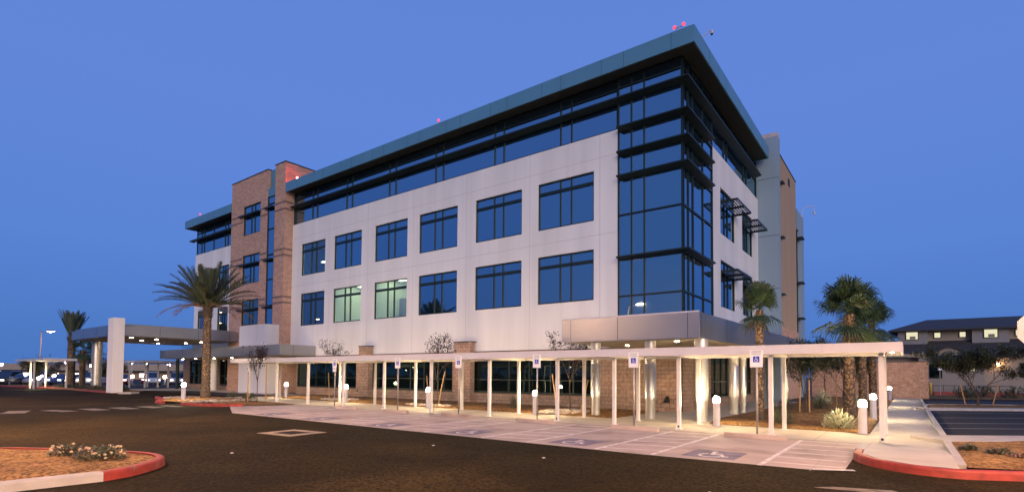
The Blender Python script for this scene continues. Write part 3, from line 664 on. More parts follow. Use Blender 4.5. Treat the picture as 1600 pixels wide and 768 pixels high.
for x in (-51.5,-48.5,-44.5,-41.0): 
    b = MB(); b.lathe([(.08,3.08),(.08,3.11)], x, -1.7, 14); part('downlight', b, M['down'], lc)
# obstruction lamps and roof cameras: they stand on the building
def rooflamp(x,y,z,label,m='red_lamp',two=False):
    t = thing('obstruction_light', label, 'warning light', (x,y,z), 0, 'red obstruction lamps on the roof')
    b = MB(); b.tube([(0,0,-.1),(0,0,.12)],.03,8); 
    if two: b.tube([(-.22,0,.1),(.22,0,.1)],.02,8)
    b.build('bracket', M['galv'], t)
    for dx in ((-.22,.22) if two else (0,)):
        b = MB(); b.lathe([(.04,.10),(.065,.12),(.07,.19),(.045,.24),(.01,.26)],dx,0,12); b.build('lamp', M[m], t, smooth=True)
rooflamp(.05,-.57,18.3,'pair of red obstruction lamps on the roof right above the glazed corner',two=True)
rooflamp(-16.0,-.57,18.3,'single red obstruction lamp midway along the long front roof edge')
rooflamp(-51.2,-.57,18.3,'single red obstruction lamp on the low roof end left of the brick tower')
rooflamp(-33.2,-.3,18.3,'bright red obstruction lamp that reddens the brick pier beside it','red_strong')
rooflamp(1.1,22.9,18.1,'small red obstruction lamp on the tan stair tower')
rooflamp(1.1,28.0,15.95,'red obstruction lamp on the pale rear bay beside the curved camera arm')
t = thing('security_camera','white dome camera on a short arm at the roof corner','camera',(.87,.5,18.1),0); t.scale = (.65,.65,.65)
b = MB(); b.tube([(-.1,0,.1),(.55,0,.45),(.62,0,.40)],.035,8); b.build('arm',M['white'],t)
b = MB(); b.lathe([(.03,.42),(.10,.38),(.12,.22),(.10,.12),(.03,.08)],.62,0,14); b.build('housing',M['white'],t,smooth=True)
b = MB(); b.lathe([(.095,.11),(.07,.03),(.02,.0)],.62,0,14); b.build('dome',M['bronze'],t,smooth=True)
t = thing('security_camera','white camera on a tall curved arm above the pale rear bay','camera',(1.2,27.7,15.9),0)
b = MB(); b.tube([(0,0,0),(.05,0,.6),(.2,.1,.9),(.5,.2,1.0),(.85,.3,1.0),(.95,.3,.9),(.95,.3,.5)],.03,8); b.build('arm',M['white'],t)
b = MB(); b.lathe([(.03,.5),(.085,.46),(.09,.3),(.06,.2),(.03,.17)],.95,.3,14); b.build('housing',M['white'],t,smooth=True)

# ------------------------------------------------------------------ covered walkway in front of the building
def box_part(name, m, parent, *a, bv=0):
    b = MB(); b.box(*a); o = b.build(name, m, parent)
    if bv: bevel(o, bv)
    return o
cw = thing('covered_walkway','long white flat roofed walkway on slim square posts in front of the building','walkway canopy',(0,0,0))
PX = [8.0,5.34,2.62,.34,-1.99,-5.28,-8.67,-11.9,-15.15,-18.4,-21.7,-24.95]
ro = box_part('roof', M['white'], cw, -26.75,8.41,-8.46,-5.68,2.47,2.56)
box_part('deck_soffit', mat('tan_decking',(.27,.215,.165),.8,var=.08,scale=3), ro, -26.74,8.40,-8.45,-5.69,2.44,2.468)  # darker tan slab stands in for the shade under the roof
fa = box_part('fascia', M['white'], cw, -26.8,8.45,-8.52,-8.462,2.36,2.62)
b = MB()
for i in range(6): b.box(6.7-i*6.1-.006,6.7-i*6.1+.006,-8.5225,-8.52,2.362,2.618)
merge(fa, b, M['joint'])
box_part('fascia', M['white'], cw, -26.8,8.45,-5.678,-5.62,2.36,2.62)
box_part('fascia', M['white'], cw, 8.412,8.47,-8.46,-5.68,2.37,2.615)
for i,x in enumerate(PX):
    for y in (-8.15,-6.1):
        p = box_part('post', M['post_white'], cw, x-.058,x+.058,y-.058,y+.058,.0,2.30, bv=.01)
        box_part('base_plate', M['post_white'], p, x-.10,x+.10,y-.10,y+.10,.0,.03)
        box_part('bracket', M['white'], p, x-.075,x+.075,y-.075,y+.075,2.302,2.36 if y<-7 else 2.34)
    box_part('cross_beam', M['post_white'], cw, x-.05,x+.05,-8.44,-5.70,2.342,2.438)
b = MB(); b.lathe([(.045,2.40),(.045,2.437)],8.22,-7.1,12); b.build('downlight', M['down'], cw)
for i in (0,2,4,7):   # small drain openings at the foot of four posts
    b = MB(); b.lathe([(.04,-.012),(.035,.0),(.02,.004)],0,0,12)
    o = b.build('drain_hole', M['iron'], cw); o.location = (PX[i],-8.211,.10); o.rotation_euler = (R(90),0,0)

# bollard lights
def bollard(loc, label):
    t = thing('bollard_light', label, 'bollard light', loc, 0, 'white bollard lights along the paths')
    b = MB(); b.lathe([(.115,.0),(.115,.80),(.11,.815),(.085,.82)],0,0,24); o = b.build('post', M['white'], t, smooth=True); o.data.set_sharp_from_angle(angle=R(35))
    b = MB(); b.lathe([(.14,0),(.14,.015),(.116,.02)],0,0,24); b.build('base_ring', M['white'], o)
    b = MB(); b.lathe([(.104,.822),(.108,.87),(.106,.93),(.09,.985),(.06,1.015),(.01,1.028)],0,0,20); b.build('lamp', M['lamp'], t, smooth=True)
    return t
bl = bollard((3.32,-6.45,.01),'lit white bollard in front of the wide metal column right of the brick corner')
BL = [((7.45,-6.0,.02),'nearest lit bollard beside the last carport post and the silver shrub'),((7.42,.77,.03),'second lit bollard along the right hand path behind the nearest one'),
 ((7.42,12.4,.03),'third lit bollard on the right path beside the palm trunks'),((7.45,23.5,.03),'farthest lit bollard on the right path in front of the block wall'),
 ((-4.25,-6.3,.03),'lit bollard beside the cobbles left of the first metal column'),((-10.75,-6.3,.03),'lit bollard between the two brick piers beside the twiggy sapling'),
 ((-17.9,-6.0,.03),'lit bollard just left of the left hand brick pier'),((-26.25,-4.9,.03),'lit bollard under the far left end of the white walkway'),
 ((-24.85,-12.0,.10),'lit bollard on the red kerbed island beside the large date palm'),((-61.9,-10.9,.12),'distant lit bollard between two shelter posts at the far left')]
for p,l in BL: dup(bl, p, label=l)

# accessible parking signs
def text(s, size, loc, rot, m, parent, name='lettering', align='CENTER'):
    c = bpy.data.curves.new(name,'FONT'); c.body = s; c.size = size; c.align_x = align; c.extrude = .001
    o = bpy.data.objects.new(name, c); col.objects.link(o)
    dg = bpy.context.evaluated_depsgraph_get(); me = bpy.data.meshes.new_from_object(o.evaluated_get(dg)); bpy.data.objects.remove(o)
    o = bpy.data.objects.new(name, me); col.objects.link(o); me.materials.clear(); me.materials.append(m); o.location = loc; o.rotation_euler = rot; o.parent = parent; return o
def sign(loc, label):
    t = thing('parking_sign', label, 'parking sign', loc, 0, 'accessible parking signs')
    b = MB(); b.tube([(0,0,0),(0,0,2.40)],.028,10); b.build('pole', M['galv'], t, smooth=True)
    b = MB(); b.lathe([(.07,0),(.07,.01),(.05,.05),(.03,.07)],0,0,14); b.build('base', M['galv'], t)
    pl = box_part('plate', M['sign_white'], t, -.17,.17,-.045,-.033,1.98,2.47, bv=.004)
    b = MB(); b.quad((-.085,-.0475,2.12),(.085,-.0475,2.12),(.085,-.0475,2.29),(-.085,-.0475,2.29)); b.build('blue_panel', M['sign_blue'], pl)
    b = MB(); wheelchair(b, lambda u,v: (-.065+.13*u,-.0495,2.135+.14*v)); b.build('wheelchair_symbol', M['sign_white'], pl)
    text('RESERVED',.058,(0,-.0475,2.40),(R(90),0,0),M['sign_green'],pl); text('PARKING',.058,(0,-.0475,2.335),(R(90),0,0),M['sign_green'],pl)
    return t
s0 = sign((5.11,-8.85,.0),'parking sign nearest the camera in front of the small fan palm')
SG = [((1.39,-8.87,.0),'parking sign in front of the plain brick wall and second metal column'),((-2.4,-8.9,.0),'parking sign left of the first metal column before dark storefront glass'),
 ((-6.3,-8.9,.0),'parking sign in front of the right hand brick pier'),((-10.1,-8.85,.0),'parking sign between the two brick piers')]
for p,l in SG: dup(s0, p, label=l)
s6 = dup(s0, (-14.9,-8.85,0), label='farthest left parking sign, with a second small plate under it')
box_part('lower_plate', M['sign_white'], s6, -.15,.15,-.045,-.033,1.80,1.955, bv=.004)

# wheel stops
def wheel_stop(loc, label):
    b = MB(); L = .8
    pr = [(-.075,0),(-.06,.10),(-.04,.12),(.04,.12),(.06,.10),(.075,0)]
    b.add([(sx*L,y,z) for sx in (-1,1) for y,z in pr],[(i,i+1,i+7,i+6) for i in range(5)]+[(0,6,11,5),tuple(range(5,-1,-1)),tuple(range(6,12))])
    o = b.build('wheel_stop', M['bay']); o.location = loc; return tag(o, label, 'wheel stop', 'concrete wheel stops')
w0 = wheel_stop((5.15,-9.35,.01),'concrete wheel stop below the nearest parking sign')
for x,l in ((1.6,'concrete wheel stop below the sign before the plain brick wall'),(-2.2,'concrete wheel stop below the sign left of the first metal column'),(-6.0,'concrete wheel stop below the sign at the right hand brick pier'),(-9.7,'concrete wheel stop below the sign between the brick piers'),(-13.2,'farthest concrete wheel stop near the two plate sign')):
    dup(w0,(x,-9.35,.01),label=l)
# drain in the asphalt
t = thing('storm_drain','iron storm drain grate in a pale concrete collar on the asphalt','drain',(-5.65,-16.65,0),.1)
b = MB(); 
for q in ((-.72,.72,-.62,-.34),(-.72,.72,.34,.62),(-.72,-.42,-.339,.339),(.42,.72,-.339,.339)): b.box(*q,-.03,.008)
b.build('collar', mat('aged_collar',(.27,.215,.14),.9,var=.25,scale=4), t)
b = MB(); b.box(-.418,.418,-.338,.338,-.03,-.012)
for k in range(12): x = -.39+k*.07; b.box(x-.014,x+.014,-.335,.335,-.0119,.004)
b.build('grate', M['iron'], t)
# pavement markers
b = MB(); b.add([(-.03,-.03,0),(.03,-.03,0),(.03,.03,0),(-.03,.03,0),(-.015,-.018,.014),(.015,-.018,.014),(.015,.018,.014),(-.015,.018,.014)],[(4,5,6,7),(0,1,5,4),(1,2,6,5),(2,3,7,6),(3,0,4,7)])
PM = [((-.6,-16.0),'white road stud left of centre just off the parking bay'),((2.5,-15.9),'white road stud close to the bay edge near the middle'),((6.2,-17.1),'white road stud on the asphalt at the right'),((-3.0,-19.6),'white road stud low on the left of the asphalt')]
m0 = b.build('road_stud', M['line'], loc=(*PM[0][0],.001)); tag(m0, PM[0][1], 'road stud', 'white road studs')
for p,l in PM[1:]: dup(m0,(*p,.001),label=l)

# ------------------------------------------------------------------ porte cochere
pc = thing('porte_cochere','grey drop-off canopy on a tall square pier and a round column','canopy',(0,0,0))
def P(*a, **k): return box_part(*a, **k)
b = MB(); b.box(-54.0,-41.75,-10.25,-.86,4.66,5.46); o = b.build('roof', M['panel'], pc)
b = MB(); b.box(-53.7,-42.0,-10.05,-1.0,5.463,5.62); b.build('upstand', M['panel'], o)
b = MB(); b.box(-53.8,-41.95,-10.05,-1.0,4.60,4.657); b.build('soffit', M['soffit_light'], o)
b = MB()
for y in (-7.3,-4.3,-1.6): b.box(-41.75,-41.746,y-.012,y+.012,4.67,5.45)
for x in (-50.5,-47,-44.5): b.box(x-.012,x+.012,-10.254,-10.25,4.67,5.45)
merge(o, b, M['bronze'])
P('pier', M['stucco'], pc, -42.55,-41.25,-10.7,-9.95,.08,6.0, bv=.03)
b = MB(); b.lathe([(.42,.1),(.42,2.6),(.405,2.61),(.405,2.63),(.42,2.64),(.42,4.6)],-53.5,-8.4,28); b.build('column', M['column'], pc, smooth=True).data.set_sharp_from_angle(angle=R(30))
for x,y in ((-47.3,-6.8),(-44.2,-6.7),(-48.1,-2.8),(-44.9,-2.7),(-51,-7.5),(-43.2,-8.9),(-51.5,-4)):
    b = MB(); b.lathe([(.12,4.575),(.12,4.598)],x,y,14); b.build('downlight', M['down'], pc)
# further shelters to the left
def shelter(x0,x1,y0,y1,h,posts,label):
    t = thing('walkway_shelter', label, 'shelter', (0,0,0), 0, 'distant white walkway shelters')
    P('roof', M['white'], t, x0,x1,y0,y1,h,h+.22)
    for x,y in posts: P('post', M['post_white'], t, x-.07,x+.07,y-.07,y+.07,0,h-.002)
    return t
shelter(-63.8,-57,-3.6,2,2.75,[(-61.2,-3.3),(-60.0,-2.2),(-59.2,-1.2),(-58.6,-.4),(-58.2,.4),(-57.4,1.2),(-62.8,-1.0)],'white flat roofed shelter seen beneath the grey drop-off canopy')
shelter(-66.5,-55.5,-11.9,-9.4,2.75,[(-62.6,-11.4),(-61.2,-11.4),(-62.6,-10.2),(-57.6,-9.7)],'low white shelter with two posts at the far left behind the red kerb')

# ------------------------------------------------------------------ plants
def blade(b, p, d, L, wd, up=zz, droop=0., bend=2):
    """a narrow leaf as a bent strip"""
    d = d.normalized(); sd_ = d.cross(up)
    sd_ = sd_.normalized() if sd_.length > 1e-4 else d.orthogonal().normalized()
    vs = []; q = Vector(p)
    for i in range(bend+1):
        t = i/bend; ww = wd*(1-.85*t*t)*.5
        vs += [q+sd_*ww, q-sd_*ww]; d2 = (d - zz*droop*t).normalized(); q = q + d2*L/bend
    b.add(vs, [(2*i,2*i+1,2*i+3,2*i+2) for i in range(bend)])
def trunk_mesh(h, r0_, r1, seed, lean=(0,0), n=28, boots=1., flare=.25):
    b = MB(); rows = int(h/.035); vs = []; q = random.Random(seed)
    for i in range(rows+1):
        z = h*i/rows; t = i/rows; r = r0_+(r1-r0_)*t + flare*r0_*math.exp(-z*3.2)
        for k in range(n):
            a = 2*math.pi*k/n; u = a*5/math.pi/2*2
            c1 = abs(math.sin(5*a + z*9.5)); c2 = abs(math.sin(5*a - z*9.5))
            rr = r*(1 + boots*(.17*max(0,min(c1,c2)-.2)*1.9 - .07) + q.uniform(-.012,.012))
            vs.append((rr*math.cos(a)+lean[0]*t*t, rr*math.sin(a)+lean[1]*t*t, z))
    fs = [(i*n+k,i*n+(k+1)%n,(i+1)*n+(k+1)%n,(i+1)*n+k) for i in range(rows) for k in range(n)] + [tuple(rows*n+k for k in range(n))]
    b.add(vs, fs); return b
def boot_bits(b, h0, h1, r, n, q, L=.28, wd=.12):
    for i in range(n):
        a = q.uniform(0,6.283); z = q.uniform(h0,h1); d = Vector((math.cos(a)*.5,math.sin(a)*.5,.85))
        blade(b, (r*math.cos(a)*.92,r*math.sin(a)*.92,z), d, L*q.uniform(.7,1.2), wd, droop=-.2)
def date_palm(loc, h, r, label, L, nf, emin, emax, seed, dry=0, droop=1.0, tm='palm_trunk', group='palms'):
    q = random.Random(seed); t = thing('date_palm', label, 'palm tree', loc, q.uniform(0,6), group)
    tr = trunk_mesh(h, r, r*.82, seed).build('trunk', M[tm], t, smooth=True)
    b = MB(); b.lathe([(r*.8,h-.5),(r*1.15,h-.15),(r*1.0,h+.25),(r*.4,h+.6)],0,0,18); boot_bits(b,h-.5,h+.4,r*1.05,70,q,.35,.09); b.build('boot_collar', M[tm], t)
    b = MB(); boot_bits(b, .1, h-.3, r*.98, int(95*h), q, .11, .075); merge(tr, b, M['boot'])
    g = MB(); dr_ = MB()
    for i in range(nf):
        u = (i+.5)/nf; el = R(emax + (emin-emax)*u**.85 + q.uniform(-6,6)); az = i*2.39996 + q.uniform(-.25,.25)
        isd = i >= nf-dry; tgt = dr_ if isd else g
        ln = L*q.uniform(.85,1.08)*(.85+.15*math.sin(u*3.14)); d = Vector((math.cos(az)*math.cos(el),math.sin(az)*math.cos(el),math.sin(el)))
        p = Vector((0,0,h+.2)) + Vector((math.cos(az),math.sin(az),0))*r*.5; pts = [p.copy()]; ns = 16; dirs = [d.copy()]
        for k in range(ns):
            kk = (k+1)/ns; sag = droop*(.045+.10*kk)*(1.0 if not isd else 1.5)*max(.15,math.cos(el))
            d = (d - zz*sag).normalized(); p = p + d*ln/ns; pts.append(p.copy()); dirs.append(d.copy())
        tgt.tube(pts, [.028*(1-.8*k/ns)+.004 for k in range(ns+1)], 5, False)
        npair = 46
        for j in range(npair):
            s_ = .14 + .86*j/npair; x = s_*ns; k = min(int(x),ns-1); fr = x-k; pp = pts[k].lerp(pts[k+1],fr); dd = dirs[k].lerp(dirs[k+1],fr).normalized()
            sd_ = dd.cross(zz); sd_ = sd_.normalized() if sd_.length>1e-3 else Vector((1,0,0)); nn = sd_.cross(dd)
            ll = .50*L/3.2*(math.sin(math.pi*(.12+.86*s_))**.6)*q.uniform(.8,1.15)
            for sg in (-1,1):
                if isd and q.random()<.35: continue
                v = dd*.75 + sd_*sg*.62 + nn*(.32+q.uniform(-.15,.15)); blade(tgt, pp, v, ll, .042, nn, .35 if isd else .12, 2)
    g.build('crown', M['date'], t)
    if dry: dr_.build('dry_fronds', M['date_dry'], t)
    return t
def fan_palm(loc, h, r, label, nl, L, fr, emin, emax, seed, dry=6, tm='palm_dark', group='palms', low=4):
    q = random.Random(seed); t = thing('fan_palm', label, 'palm tree', loc, q.uniform(0,6), group)
    tr = trunk_mesh(h, r, r*.85, seed, flare=.10, boots=1.0).build('trunk', M[tm], t, smooth=True)
    b = MB(); boot_bits(b, .3, h*.98, r, int(80*h), q, .12, .09); merge(tr, b, M['boot'])
    g = MB(); dm = MB()
    for i in range(nl+dry):
        isd = i >= nl; u = (i+.5)/nl if not isd else 1
        el = R((emax+(emin-emax)*u + q.uniform(-8,8)) if i < nl-low else q.uniform(-38,-12)) if not isd else R(q.uniform(-75,-50)); az = i*2.39996+q.uniform(-.3,.3); tgt = dm if isd else g
        d = Vector((math.cos(az)*math.cos(el),math.sin(az)*math.cos(el),math.sin(el))); p = Vector((0,0,h-.1+.35*(1-u))); pl = L*q.uniform(.8,1.15)*(.75 if isd else (1.3 if i >= nl-low else 1)); pts = [p]
        for k in range(4): d = (d - zz*.05).normalized(); pts.append(pts[-1]+d*pl/4)
        tgt.tube(pts, [.022,.02,.017,.014,.012], 5, False)
        c = pts[-1]; sd_ = d.cross(zz).normalized(); nn = sd_.cross(d); nb = 30
        for j in range(nb):
            a = R(-128+256*j/(nb-1)); v = d*math.cos(a) + sd_*math.sin(a) + nn*(.20 - .30*abs(math.sin(a)))
            rr = fr*(.72+.28*math.cos(a*.55))*q.uniform(.9,1.06)
            fold = nn*(.022 if j%2 else -.022)
            v1 = v.normalized(); side = v1.cross(nn).normalized()
            m1 = c + v1*rr*.55 + fold; m2 = c + v1*rr*.8 - zz*.05*rr; tip = c + v1*rr*.98 - zz*rr*q.uniform(.12,.42)
            w1 = rr*.55*R(256/(nb-1))*.56; w2 = w1*.6
            tgt.add([c, m1-side*w1, m1+side*w1, m2-side*w2, m2+side*w2, tip], [(0,1,2),(1,3,4,2),(3,5,4)])
    g.build('crown', M['fan'], t); dm.build('dry_leaves', M['fan_dry'], t); return t
date_palm((-27.1,-9.85,.08), 5.55, .235, 'large date palm with a spreading feathery crown on the cobbled island', 3.25, 62, 12, 85, 11, dry=6, droop=.55, tm='palm_dark')
date_palm((-64.6,-7.7,.1), 5.2, .36, 'tall date palm with tied upright fronds left of the drop-off canopy', 3.0, 40, 62, 89, 12, droop=.12, tm='palm_dark')
fan_palm((-61.8,-7.4,.1), 3.9, .26, 'shaded fan palm between the tied date palm and the round column', 18, .8, .8, -35, 80, 13, tm='palm_dark')
fan_palm((-66.4,-5.2,.1), 3.6, .24, 'small shaded fan palm behind the trunk of the tied date palm', 16, .8, .8, -35, 80, 14, tm='palm_dark')
fan_palm((-73,8,0), 5.2, .25, 'distant fan palm seen under the drop-off canopy soffit', 16, .9, .9, -50, 80, 15, tm='palm_dark')
fan_palm((3.95,-2.85,.05), 4.25, .125, 'slim fan palm beside the right end of the metal entrance canopy', 15, .42, .68, 18, 84, 16, dry=2, low=3)
fan_palm((6.75,-.75,.05), 4.12, .165, 'front fan palm of the trio beside the right path, behind the silver shrub', 21, .66, .86, 12, 86, 17, dry=2, low=4)
fan_palm((6.72,7.1,.05), 4.2, .17, 'middle fan palm of the trio beside the right path', 19, .66, .86, 8, 84, 18, dry=2, low=5)
fan_palm((7.0,10.3,.05), 4.6, .17, 'rearmost fan palm of the trio beside the right path', 19, .66, .86, 8, 84, 19, dry=3, low=5)

def tree(name, loc, h, label, lm, seed, trunk_h=1.4, spread=.55, leaves=900, ls=.07, lev=3, r=.035, cat='tree', group=None, bare=.0, upward=.5, nb=4):
    q = random.Random(seed); t = thing(name, label, cat, loc, 0, group); wb = MB(); lb = MB(); tips = []
    def grow(p, d, L, rad, k):
        pts = [p]; dd = d.copy()
        for i in range(4):
            dd = (dd + Vector((q.uniform(-.16,.16),q.uniform(-.16,.16),q.uniform(-.05,.12)*upward))).normalized(); pts.append(pts[-1]+dd*L/4)
        wb.tube(pts, [rad*(1-.13*i) for i in range(5)], 6 if k>1 else 4, False)
        if k <= 1: tips.extend([(pts[j].lerp(pts[j+1],q.random()),dd) for j in range(1,4) for _ in range(2)]+[(pts[-1],dd)])
        if k > 0:
            for i in range(nb if k>1 else 3):
                a = q.uniform(0,6.283); s_ = pts[q.choice((2,3,4))] if i else pts[4]; sp = spread*q.uniform(.6,1.2)
                nd = (dd + Vector((math.cos(a)*sp,math.sin(a)*sp,upward*.35))).normalized(); grow(s_, nd, L*q.uniform(.55,.8), rad*.55, k-1)
    tp = [Vector((0,0,-.05))]; 
    for i in range(4): tp.append(Vector((q.uniform(-.03,.03),q.uniform(-.03,.03),trunk_h*(i+1)/4)))
    tr = MB(); tr.tube(tp, [r*1.25,r*1.1,r,r*.95,r*.9], 9); tr.build('trunk', M['bark'], t, smooth=True)
    for i in range(nb):
        a = 6.283*i/nb+q.uniform(-.4,.4); sp = spread*q.uniform(.5,1.1); grow(tp[-1]-zz*q.uniform(0,.25*trunk_h), Vector((math.cos(a)*sp,math.sin(a)*sp,1)).normalized(), (h-trunk_h)*.50, r*.6, lev-1)
    wb.build('branches', M['bark'], t)
    for i in range(leaves):
        p,d = q.choice(tips); p = p + Vector((q.gauss(0,1),q.gauss(0,1),q.gauss(0,1)))*ls*1.1
        v = Vector((q.gauss(0,1),q.gauss(0,1),q.gauss(0,.8)+.2)); blade(lb, p, v, ls*q.uniform(.8,1.6), ls*.6*q.uniform(.7,1.2), droop=.15, bend=1)
    lb.build('crown', lm, t); return t
SPL = 'young staked saplings along the front'
tree('sapling',(-21.1,-9.65,.06),3.3,'dark leaved sapling on the near left between two thin stakes',M['purple'],21,1.45,.34,1150,.095,3,.022,group=SPL)
tree('sapling',(-21.4,-4.3,.03),3.8,'sapling whose sparse top shows above the walkway left of the left hand brick pier',M['purple'],22,1.6,.32,1100,.10,3,.025,group=SPL)
tree('sapling',(-12.2,-4.2,.03),4.0,'sapling with upright twigs rising above the walkway just left of the right hand brick pier',M['purple'],23,1.6,.40,1100,.10,3,.025,group=SPL)
tree('sapling',(-3.9,-4.0,.05),3.7,'sapling in the cobbles half hidden under the metal entrance canopy edge',M['purple'],24,1.5,.45,1100,.10,3,.025,group=SPL)
tree('bushy_tree',(4.65,3.4,.05),3.5,'dark bushy young tree between two stakes in the right bed',M['tree'],25,.85,.65,7500,.11,3,.035,group='young trees in the right bed')
tree('bushy_tree',(5.6,10.5,.05),3.6,'dark bushy young tree farther back behind the front palm trunk',M['tree'],26,.9,.65,7500,.12,3,.035,group='young trees in the right bed')
tree('bushy_tree',(3.0,25.8,.05),4.6,'dark tree whose top shows above the walkway beside the rear bay',M['tree'],27,1.6,.6,6000,.1,3,.04,group='young trees in the right bed')
tree('shade_tree',(11.95,17.6,.1),3.9,'wide dark shade tree on the car park island in front of the house',M['tree'],28,.6,.95,22000,.10,4,.06,upward=.15,group='car park trees')
tree('shade_tree',(17.2,21.2,.1),4.6,'second shade tree at the right picture edge before the house',M['tree'],29,.8,.95,18000,.11,4,.07,upward=.2,group='car park trees')
for i,(x,y,hh,l) in enumerate(((-66,-10.2,3.3,'dark bushy tree behind the two shelter posts at far left'),(-62.5,-4.5,2.7,'low dark tree right of the far left lamp post'),(-86,2,3.4,'dark round tree beyond the shelter posts under the drop-off canopy'),(-92,-18,3.0,'dark tree at the left picture edge beyond the parked cars'))):
    tree('bushy_tree',(x,y,0),hh,l,M['tree'],40+i,.7,.8,3500,.17,3,.05,group='dark trees on the left')
def stake(x,y,h,tx,ty,label,z=.03):
    b = MB(); b.tube([(0,0,-.05),(tx*.5,ty*.5,h*.5),(tx,ty,h)],[.032,.031,.03],8); o = b.build('tree_stake', M['wood'], loc=(x,y,z)); return tag(o,label,'stake','wooden tree stakes')
for a in ((-21.55,-9.95,1.75,0,0,'upright stake left of the near dark sapling'),(-20.6,-9.4,2.3,0,0,'taller upright stake right of the near dark sapling'),
 (-21.75,-4.5,1.75,-.3,.1,'leaning stake left of the sapling left of the left hand brick pier'),(-20.95,-4.3,1.4,.35,.05,'leaning stake right of the sapling left of the left hand brick pier'),
 (-11.85,-4.5,1.85,.45,.05,'pale leaning stake right of the twiggy sapling'),(-12.75,-4.3,1.6,-.3,.1,'leaning stake left of the twiggy sapling'),
 (-4.45,-4.2,1.75,-.35,.1,'leaning stake left of the sapling in the cobbles'),(-3.35,-4.0,1.5,.35,.1,'leaning stake right of the sapling in the cobbles'),
 (4.45,3.0,1.9,.05,.1,'left stake of the bushy tree in the right bed'),(4.85,3.1,1.9,-.02,.1,'right stake of the bushy tree in the right bed'),
 (5.3,10.1,1.7,0,0,'left stake of the farther bushy tree'),(5.9,10.3,1.7,0,0,'right stake of the farther bushy tree'),
 (11.35,17.0,1.3,-.25,-.1,'left leaning stake of the shade tree on the island'),(12.6,17.8,1.3,.3,.1,'right leaning stake of the shade tree on the island')): stake(*a)
def shrub(loc, rx, h, label, m, seed, n=260, L=.22, wd=.05, flower=None, spiky=.0, name='shrub', group='low shrubs'):
    q = random.Random(seed); t = thing(name, label, 'shrub', loc, 0, group); b = MB(); st = MB(); f = []
    for i in range(14):
        a = q.uniform(0,6.283); rr = rx*q.uniform(.3,.9); st.tube([(0,0,-.02),(math.cos(a)*rr*.5,math.sin(a)*rr*.5,h*.5),(math.cos(a)*rr,math.sin(a)*rr,h*q.uniform(.6,.95))],[.010,.008,.004],4,False)
    st.build('stems', M['bark'], t)
    for i in range(n):
        a = q.uniform(0,6.283); u = q.random()**.5; z = h*q.uniform(.08,1)*math.sqrt(max(.05,1-(u*.93)**2)); p = Vector((math.cos(a)*rx*u,math.sin(a)*rx*u,z)); k = q.random()
        v = Vector((math.cos(a)*u,math.sin(a)*u,.5+spiky)) + Vector((q.gauss(0,.45),q.gauss(0,.45),q.gauss(0,.4)))*(1-spiky*.6); 
        blade(b, p - v.normalized()*L*.4, v, L*q.uniform(.7,1.3), wd, droop=.12, bend=2)
        if flower and q.random()<flower and len(f) < 70: f.append(p.copy())
    b.build('leaves', m, t)
    for p in f:
        c = MB(); c.lathe([(.004,p.z+.02),(.028,p.z+.03),(.022,p.z+.055),(.004,p.z+.062)],p.x,p.y,6); c.build('flower', M['flower'], t)
    return t
shrub((6.75,-5.05,.05),.46,.66,'pale silver shrub glowing beside the nearest bollard',M['sage'],51,560,.13,.05,spiky=.3)
shrub((5.0,-4.45,.05),.34,.60,'grey green shrub behind the second carport post from the right',M['shrub'],52,300,.18,.03,spiky=.5)
shrub((4.3,-1.9,.05),.30,.55,'dark low shrub at the foot of the slim fan palm',M['shrub'],53,220,.18,.03)
shrub((3.6,4.6,.05),.42,.65,'grey green shrub beside the staked bushy tree on its left',M['shrub'],54,280,.2,.035)
shrub((4.9,6.9,.05),.4,.6,'grey green shrub right of the staked bushy tree',M['shrub'],55,280,.2,.035)
shrub((4.2,13.5,.05),.55,.85,'pale feathery shrub far back in the right bed',M['sage'],56,340,.24,.03,spiky=.5)
shrub((5.6,15.5,.05),.45,.8,'pale feathery shrub near the block wall',M['sage'],57,280,.24,.03,spiky=.5)
shrub((-7.5,-3.4,.03),.26,.55,'small spiky plant before the storefront glass right of the right hand brick pier',M['shrub'],58,60,.45,.04,spiky=1.2,name='agave')
shrub((-13.6,-3.4,.03),.22,.4,'small spiky plant left of the right hand brick pier',M['shrub'],59,50,.38,.035,spiky=1.2,name='agave')
for i,(x,y,l) in enumerate(((-26.9,-8.2,'round green shrub right behind the large date palm trunk'),(-25.2,-8.1,'small dark shrub between the date palm and the walkway end'),(-23.9,-8.7,'small dark shrub by the first walkway post'))): shrub((x,y,.1),.42,.42,l,M['shrub'],60+i,260,.13,.04)
shrub((-3.15,-21.85,.12),.40,.27,'low green groundcover with pale flowers on the near left island',M['shrub'],65,520,.07,.03,flower=.06)
shrub((-4.1,-22.1,.12),.30,.25,'small flowering plant cut by the left picture edge',M['shrub'],66,300,.07,.03,flower=.06)
for i,(x,y,rr,hh,m,l) in enumerate(((9.62,-9.6,.19,.13,'shrub','small dark plant at the back of the right hand planter'),(10.05,-10.2,.24,.17,'shrub','middle low plant in the right hand planter'),(10.3,-10.75,.2,.12,'date_dry','straggly dry plant in the front of the right hand planter'))): shrub((x,y,.12),rr,hh,l,M[m],70+i,220,.09,.025)
for i in range(9):
    x = -60+i*2.1; shrub((x,-9.3+.25*math.sin(i*2),.12),.5,.42,'one of the dark low shrubs in the median bed below the drop-off canopy',M['shrub'],80+i,150,.2,.06,group='dark shrubs in the median bed')
for i,(x,y) in enumerate(((12.5,33),(15.5,35),(19,37),(22,40),(25.5,41),(14,38.5),(18,41),(22.5,44.5))): shrub((x,y,.05),.95,1.1,'one of the dark shrubs in front of the house beyond the car park',M['shrub'],95+i,260,.3,.1,group='dark shrubs before the house')
